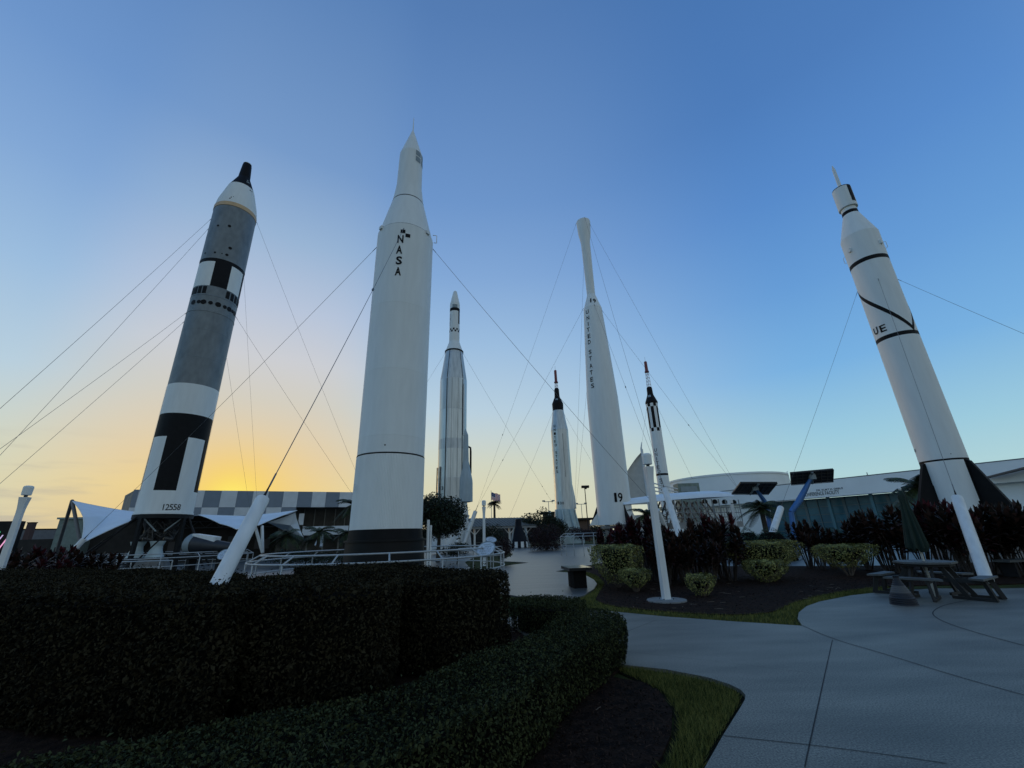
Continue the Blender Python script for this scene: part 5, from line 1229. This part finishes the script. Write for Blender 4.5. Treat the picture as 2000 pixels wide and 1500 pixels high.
tis = [ # px, top y, distance, red?, label
 (1182, 1030, 17.6, 1, 'red ti plant at the left end, under the foot of the slender rocket'), (1212, 1022, 16.8, 1, 'red ti plant just right of the number 19 rocket foot'),
 (1243, 1010, 16.2, 1, 'tall red ti plant left of the lamp post top half'), (1268, 1020, 16.6, 0, 'dark ti plant directly behind the lamp post'),
 (1262, 1006, 15.4, 1, 'bright red ti plant touching the lamp post on its left'), (1300, 1024, 15.8, 0, 'dark ti plant right beside the lamp post shaft'),
 (1322, 1030, 15.0, 0, 'dark ti plant below the tall leaning anchor post'), (1345, 1018, 16.0, 0, 'dark ti plant right of the leaning anchor post foot'),
 (1370, 1008, 15.2, 0, 'tall dark ti plant behind the smallest golden shrub'), (1392, 1002, 15.8, 1, 'tallest reddish ti plant in the middle clump'),
 (1410, 1022, 15.0, 0, 'dark ti plant touching the broad golden shrub on its left'), (1330, 1040, 14.2, 0, 'shaded ti plant at the front of the middle clump'), (1290, 1040, 14.4, 0, 'shaded ti plant low in front, just behind the lamp shaft'), (1375, 1045, 14.2, 0, 'shaded ti plant with bare stems above the smallest golden shrub'),
 (1560, 1012, 18.5, 0, 'dark ti plant before the blue solar arm'), (1583, 1020, 17.6, 0, 'dark ti plant between the broad and the oval golden shrubs'), (1608, 1028, 17.8, 0, 'dark ti plant above the left end of the oval golden shrub'),
 (1640, 1020, 17.5, 0, 'dark ti plant above the oval golden shrub'), (1668, 1008, 17.0, 0, 'spreading dark ti plant before the teal glazing'), (1700, 992, 16.2, 0, 'dark ti plant left of the green umbrella'), (1722, 985, 15.6, 0, 'tall dark ti plant touching the umbrella on its left'),
 (1800, 980, 15.2, 1, 'reddish ti plant just right of the umbrella top'), (1825, 975, 14.6, 1, 'tall reddish ti plant before the left black fin'), (1850, 985, 14.2, 0, 'dark ti plant left of the leaning post by the table'),
 (1885, 985, 14.6, 0, 'dark ti plant right of the leaning post top'), (1915, 978, 14.2, 0, 'dark ti plant below the right black fin'), (1950, 980, 13.8, 0, 'dense dark ti plant near the right edge'), (1982, 975, 13.6, 0, 'dense dark ti plant cut by the right edge'), (2020, 985, 13.4, 0, 'dark ti plant beyond the right edge'),
 (1775, 1000, 16.6, 0, 'dark ti plant hidden behind the umbrella'), (1870, 1020, 16.2, 0, 'shaded ti plant behind the leaning post by the table'), (1935, 1010, 15.8, 0, 'shaded ti plant behind the two dark ones at the right')]
for i, (px, yt, Y, red, lb) in enumerate(tis):
    k = (1, 3)[i % 2] if red else (0, 2)[i % 2]
    o = protos[k] if not used[k] else copy_tree(protos[k]); used[k] = True
    p = at(px, yt, Y); sc = max(.5, float(p[2]))/1.75; o.location = (p[0], p[1], -.02); o.rotation_euler = (0, 0, i*1.7); o.scale = (max(.85, sc), max(.85, sc), sc); o['label'] = lb
# left red shrubs
lefts = [(20, 1078, 15.5, 'reddish ti plant at the far left edge by the lamp post foot'), (62, 1068, 16.5, 'ti plant right of the far left lamp post'), (100, 1066, 17, 'bright reddish ti plant below the far left wall'), (140, 1072, 16, 'ti plant below the A-shaped canopy mast'), (172, 1070, 17, 'ti plant under the tip of the left canopy'), (205, 1078, 16.5, 'ti plant at the end of the left bed, beside the railing'), (45, 1084, 14.5, 'low shaded ti plant behind the big hedge at left'), (118, 1086, 14.5, 'low shaded ti plant behind the big hedge under the canopy'), (-30, 1075, 15, 'ti plant cut by the left edge')]
for i, (px, yt, Y, lb) in enumerate(lefts):
    o = copy_tree(protos[(0, 2, 3, 0, 2)[i % 5]]); p = at(px, yt, Y); sc = max(.45, float(p[2]))/1.75; o.location = (p[0], p[1], 0); o.rotation_euler = (0, 0, i*2.1); o.scale = (1.3, 1.1, sc); o['label'] = lb; o['group'] = 'red ti plants behind the big hedge'

# ------------------------------------------------------------ trees and other shrubs
def tree(name, label, base, h, cz, rx, rz_, n, leaf, size, tr=.12, cat='tree', nl=7, grp=None):
    o = thing(name, label, cat, (base[0], base[1], 0), 0, grp); m = MB(); m.tube([(0, 0, 0), (.05, 0, cz*.5), (0, 0, cz)], [tr*1.3, tr, tr*.6], 8); V = []
    for k in range(nl):
        a = k*2.4+base[0]; e = random.uniform(-.5, .9); d = np.array([math.cos(a)*math.cos(e)*rx*.55, math.sin(a)*math.cos(e)*rx*.55, math.sin(e)*rz_*.6]); c_ = np.array([0, 0, cz])+d
        m.tube([(0, 0, cz*.55), tuple(c_*.6+np.array([0, 0, cz*.3])), tuple(c_)], [tr*.6, tr*.4, tr*.15], 6)
        P, dd = cloud(n//nl, rx*.58, rx*.58, rz_*.55, c_, k=.25); V.append(leaves(P, dd, size, 1.0, .55))
    m.build('trunk', BARK, o); npmesh('crown', np.concatenate(V), 4, leaf, o); return o
p = at(860, 1010, 31); tree('broadleaf_tree', 'dense dark bushy tree between the NASA rocket and the silver rocket', (p[0]-.1, 31), 5, float(at(860, 1014, 31)[2]), 1.95, 1.8, 16000, GREENL, .15, .12, nl=13)
p = at(893, 1058, 28); tree('bushy_shrub', 'green loose shrub at the foot of the dense tree', (p[0], 28), 1.2, .75, .9, .55, 1500, GREENL, .10, .03, 'shrub', 5)
p = at(980, 1080, 27); tree('bushy_shrub', 'dark rounded shrub right of the oval plaque', (p[0], 27), 1.2, .8, .75, .8, 2600, BURG, .085, .03, 'shrub', 7)
p = at(962, 1050, 44); tree('bushy_shrub', 'dark upright shrub before the open pavilion', (p[0], 44), 2, 1.6, 1.3, 1.5, 2200, GREENL, .14, .04, 'shrub', 7)
p = at(1066, 1055, 46); tree('bushy_shrub', 'big dark burgundy shrub left of the guard railing', (p[0], 46), 3, .95, 2.0, 1.7, 7000, BURG, .13, .05, 'shrub', 13)
p = at(1128, 1040, 62); tree('bushy_shrub', 'dark red shrub at the foot of the slender rocket', (p[0]+.5, 62), 2, 1.4, 2.3, 1.1, 2600, BURG, .16, .05, 'shrub', 7)
p = at(1160, 1060, 24); tree('bushy_shrub', 'dark green rounded shrub left of the larger golden shrub', (p[0]+.15, 20), 1.4, .78, .72, .75, 3000, JUNI, .07, .03, 'shrub', 7)
for px, yt, Y, rx, lb in ((1040, 1004, 64, 2.0, 'green tree left of the far tree group, over the capsule'), (1062, 993, 70, 2.6, 'tallest dark tree in the far group'), (1083, 1000, 72, 2.0, 'dark tree of the far group beside the silver capsule rocket'), (1160, 1020, 100, 3.2, 'low far tree behind the slender rocket'), (1140, 1024, 105, 3, 'low far tree behind the dark floodlight mast')):
    p = at(px, yt, Y); tree('far_tree', lb, (p[0], Y), p[2], float(p[2])*.5, rx, float(p[2])*.55, 4200, GREENL, .28, .14, 'tree', 7, 'far trees on the horizon')
for k, (px, yb, yt, Y, rx, lb) in enumerate(((1458, 1056, 1030, 24, .85, 'smaller blue-green mound shrub by the white lamp post'), (1502, 1058, 1029, 23, 1.15, 'larger blue-green mound shrub before the anchor post'), (1623, 1060, 1030, 23, 1.0, 'blue-green mound shrub behind the dark ti plants'), (1410, 1050, 1028, 27, .9, 'shaded mound shrub below the awning walkway'))):
    p = at(px, yt, Y); h_ = float(p[2]); o = thing('mound_shrub', lb, 'shrub', (p[0], Y, 0), 0, 'rounded mound shrubs'); P, d = cloud(3600, rx, rx, h_, (0, 0, 0), k=.85, lumps=.35); kk = P[:, 2] > -.05
    npmesh('foliage', leaves(P[kk], d[kk]+np.array([0, 0, .5]), .07, .6, .4), 4, JUNI, o); MB().lathe([(0, rx*.85), (h_*.5, rx*.72), (h_*.82, rx*.35), (h_*.85, .02)], 16).build('dark_core', HCORE, o)  # dark solid added inside each mound against see-through
palm('palm_shrub', 'young feathery palm between the solar arms and the awning walkway', (at(1488, 1000, 30)[0], 30, 0), hz_(1488, 994, 30), 24, 1.5, .16)
palm('palm_shrub', 'green palm seen behind the left black tail fin', (at(1795, 950, 32)[0], 32, 0), hz_(1790, 952, 32), 26, 2.3, .2)
palm('palm_shrub', 'young palm under the right-hand sail', (at(560, 1040, 33)[0], 33, 0), hz_(560, 1046, 33), 20, 1.5, .14, 1.2)
palm('palm_shrub', 'young palm beside the small leaning strut', (at(624, 1040, 34)[0], 34, 0), hz_(624, 1040, 34), 20, 1.4, .14, 1.2)
palm('palm_shrub', 'palm behind the left edge of the NASA rocket base', (at(676, 1040, 36)[0], 36, 0), hz_(676, 1040, 36), 18, 1.2, .14, 1.2)
palm('palm_tree', 'dark palm crown rising beside the tall white rocket above the balcony', (at(688, 1000, 40)[0], 40, 0), hz_(690, 986, 40), 26, 1.5, .2, 1.3)
palm('palm_shrub', 'palm before the white access room behind the lamp post', (at(1263, 1010, 27)[0], 27, 0), hz_(1258, 1006, 27), 22, 1.3, .14, 1.2)
for px, Y, r_, lb in ((570, 31, 1.0, 'dark low shrub under the young palms, left one'), (600, 32, .9, 'dark low shrub under the young palms, middle one'), (650, 31, 1.2, 'dark low shrub beside the ring railing')):
    p = at(px, 1066, Y); tree('bushy_shrub', lb, (p[0], Y), 1, .55, r_*1.5, .6, 1500, GREENL, .12, .04, 'shrub', 6)
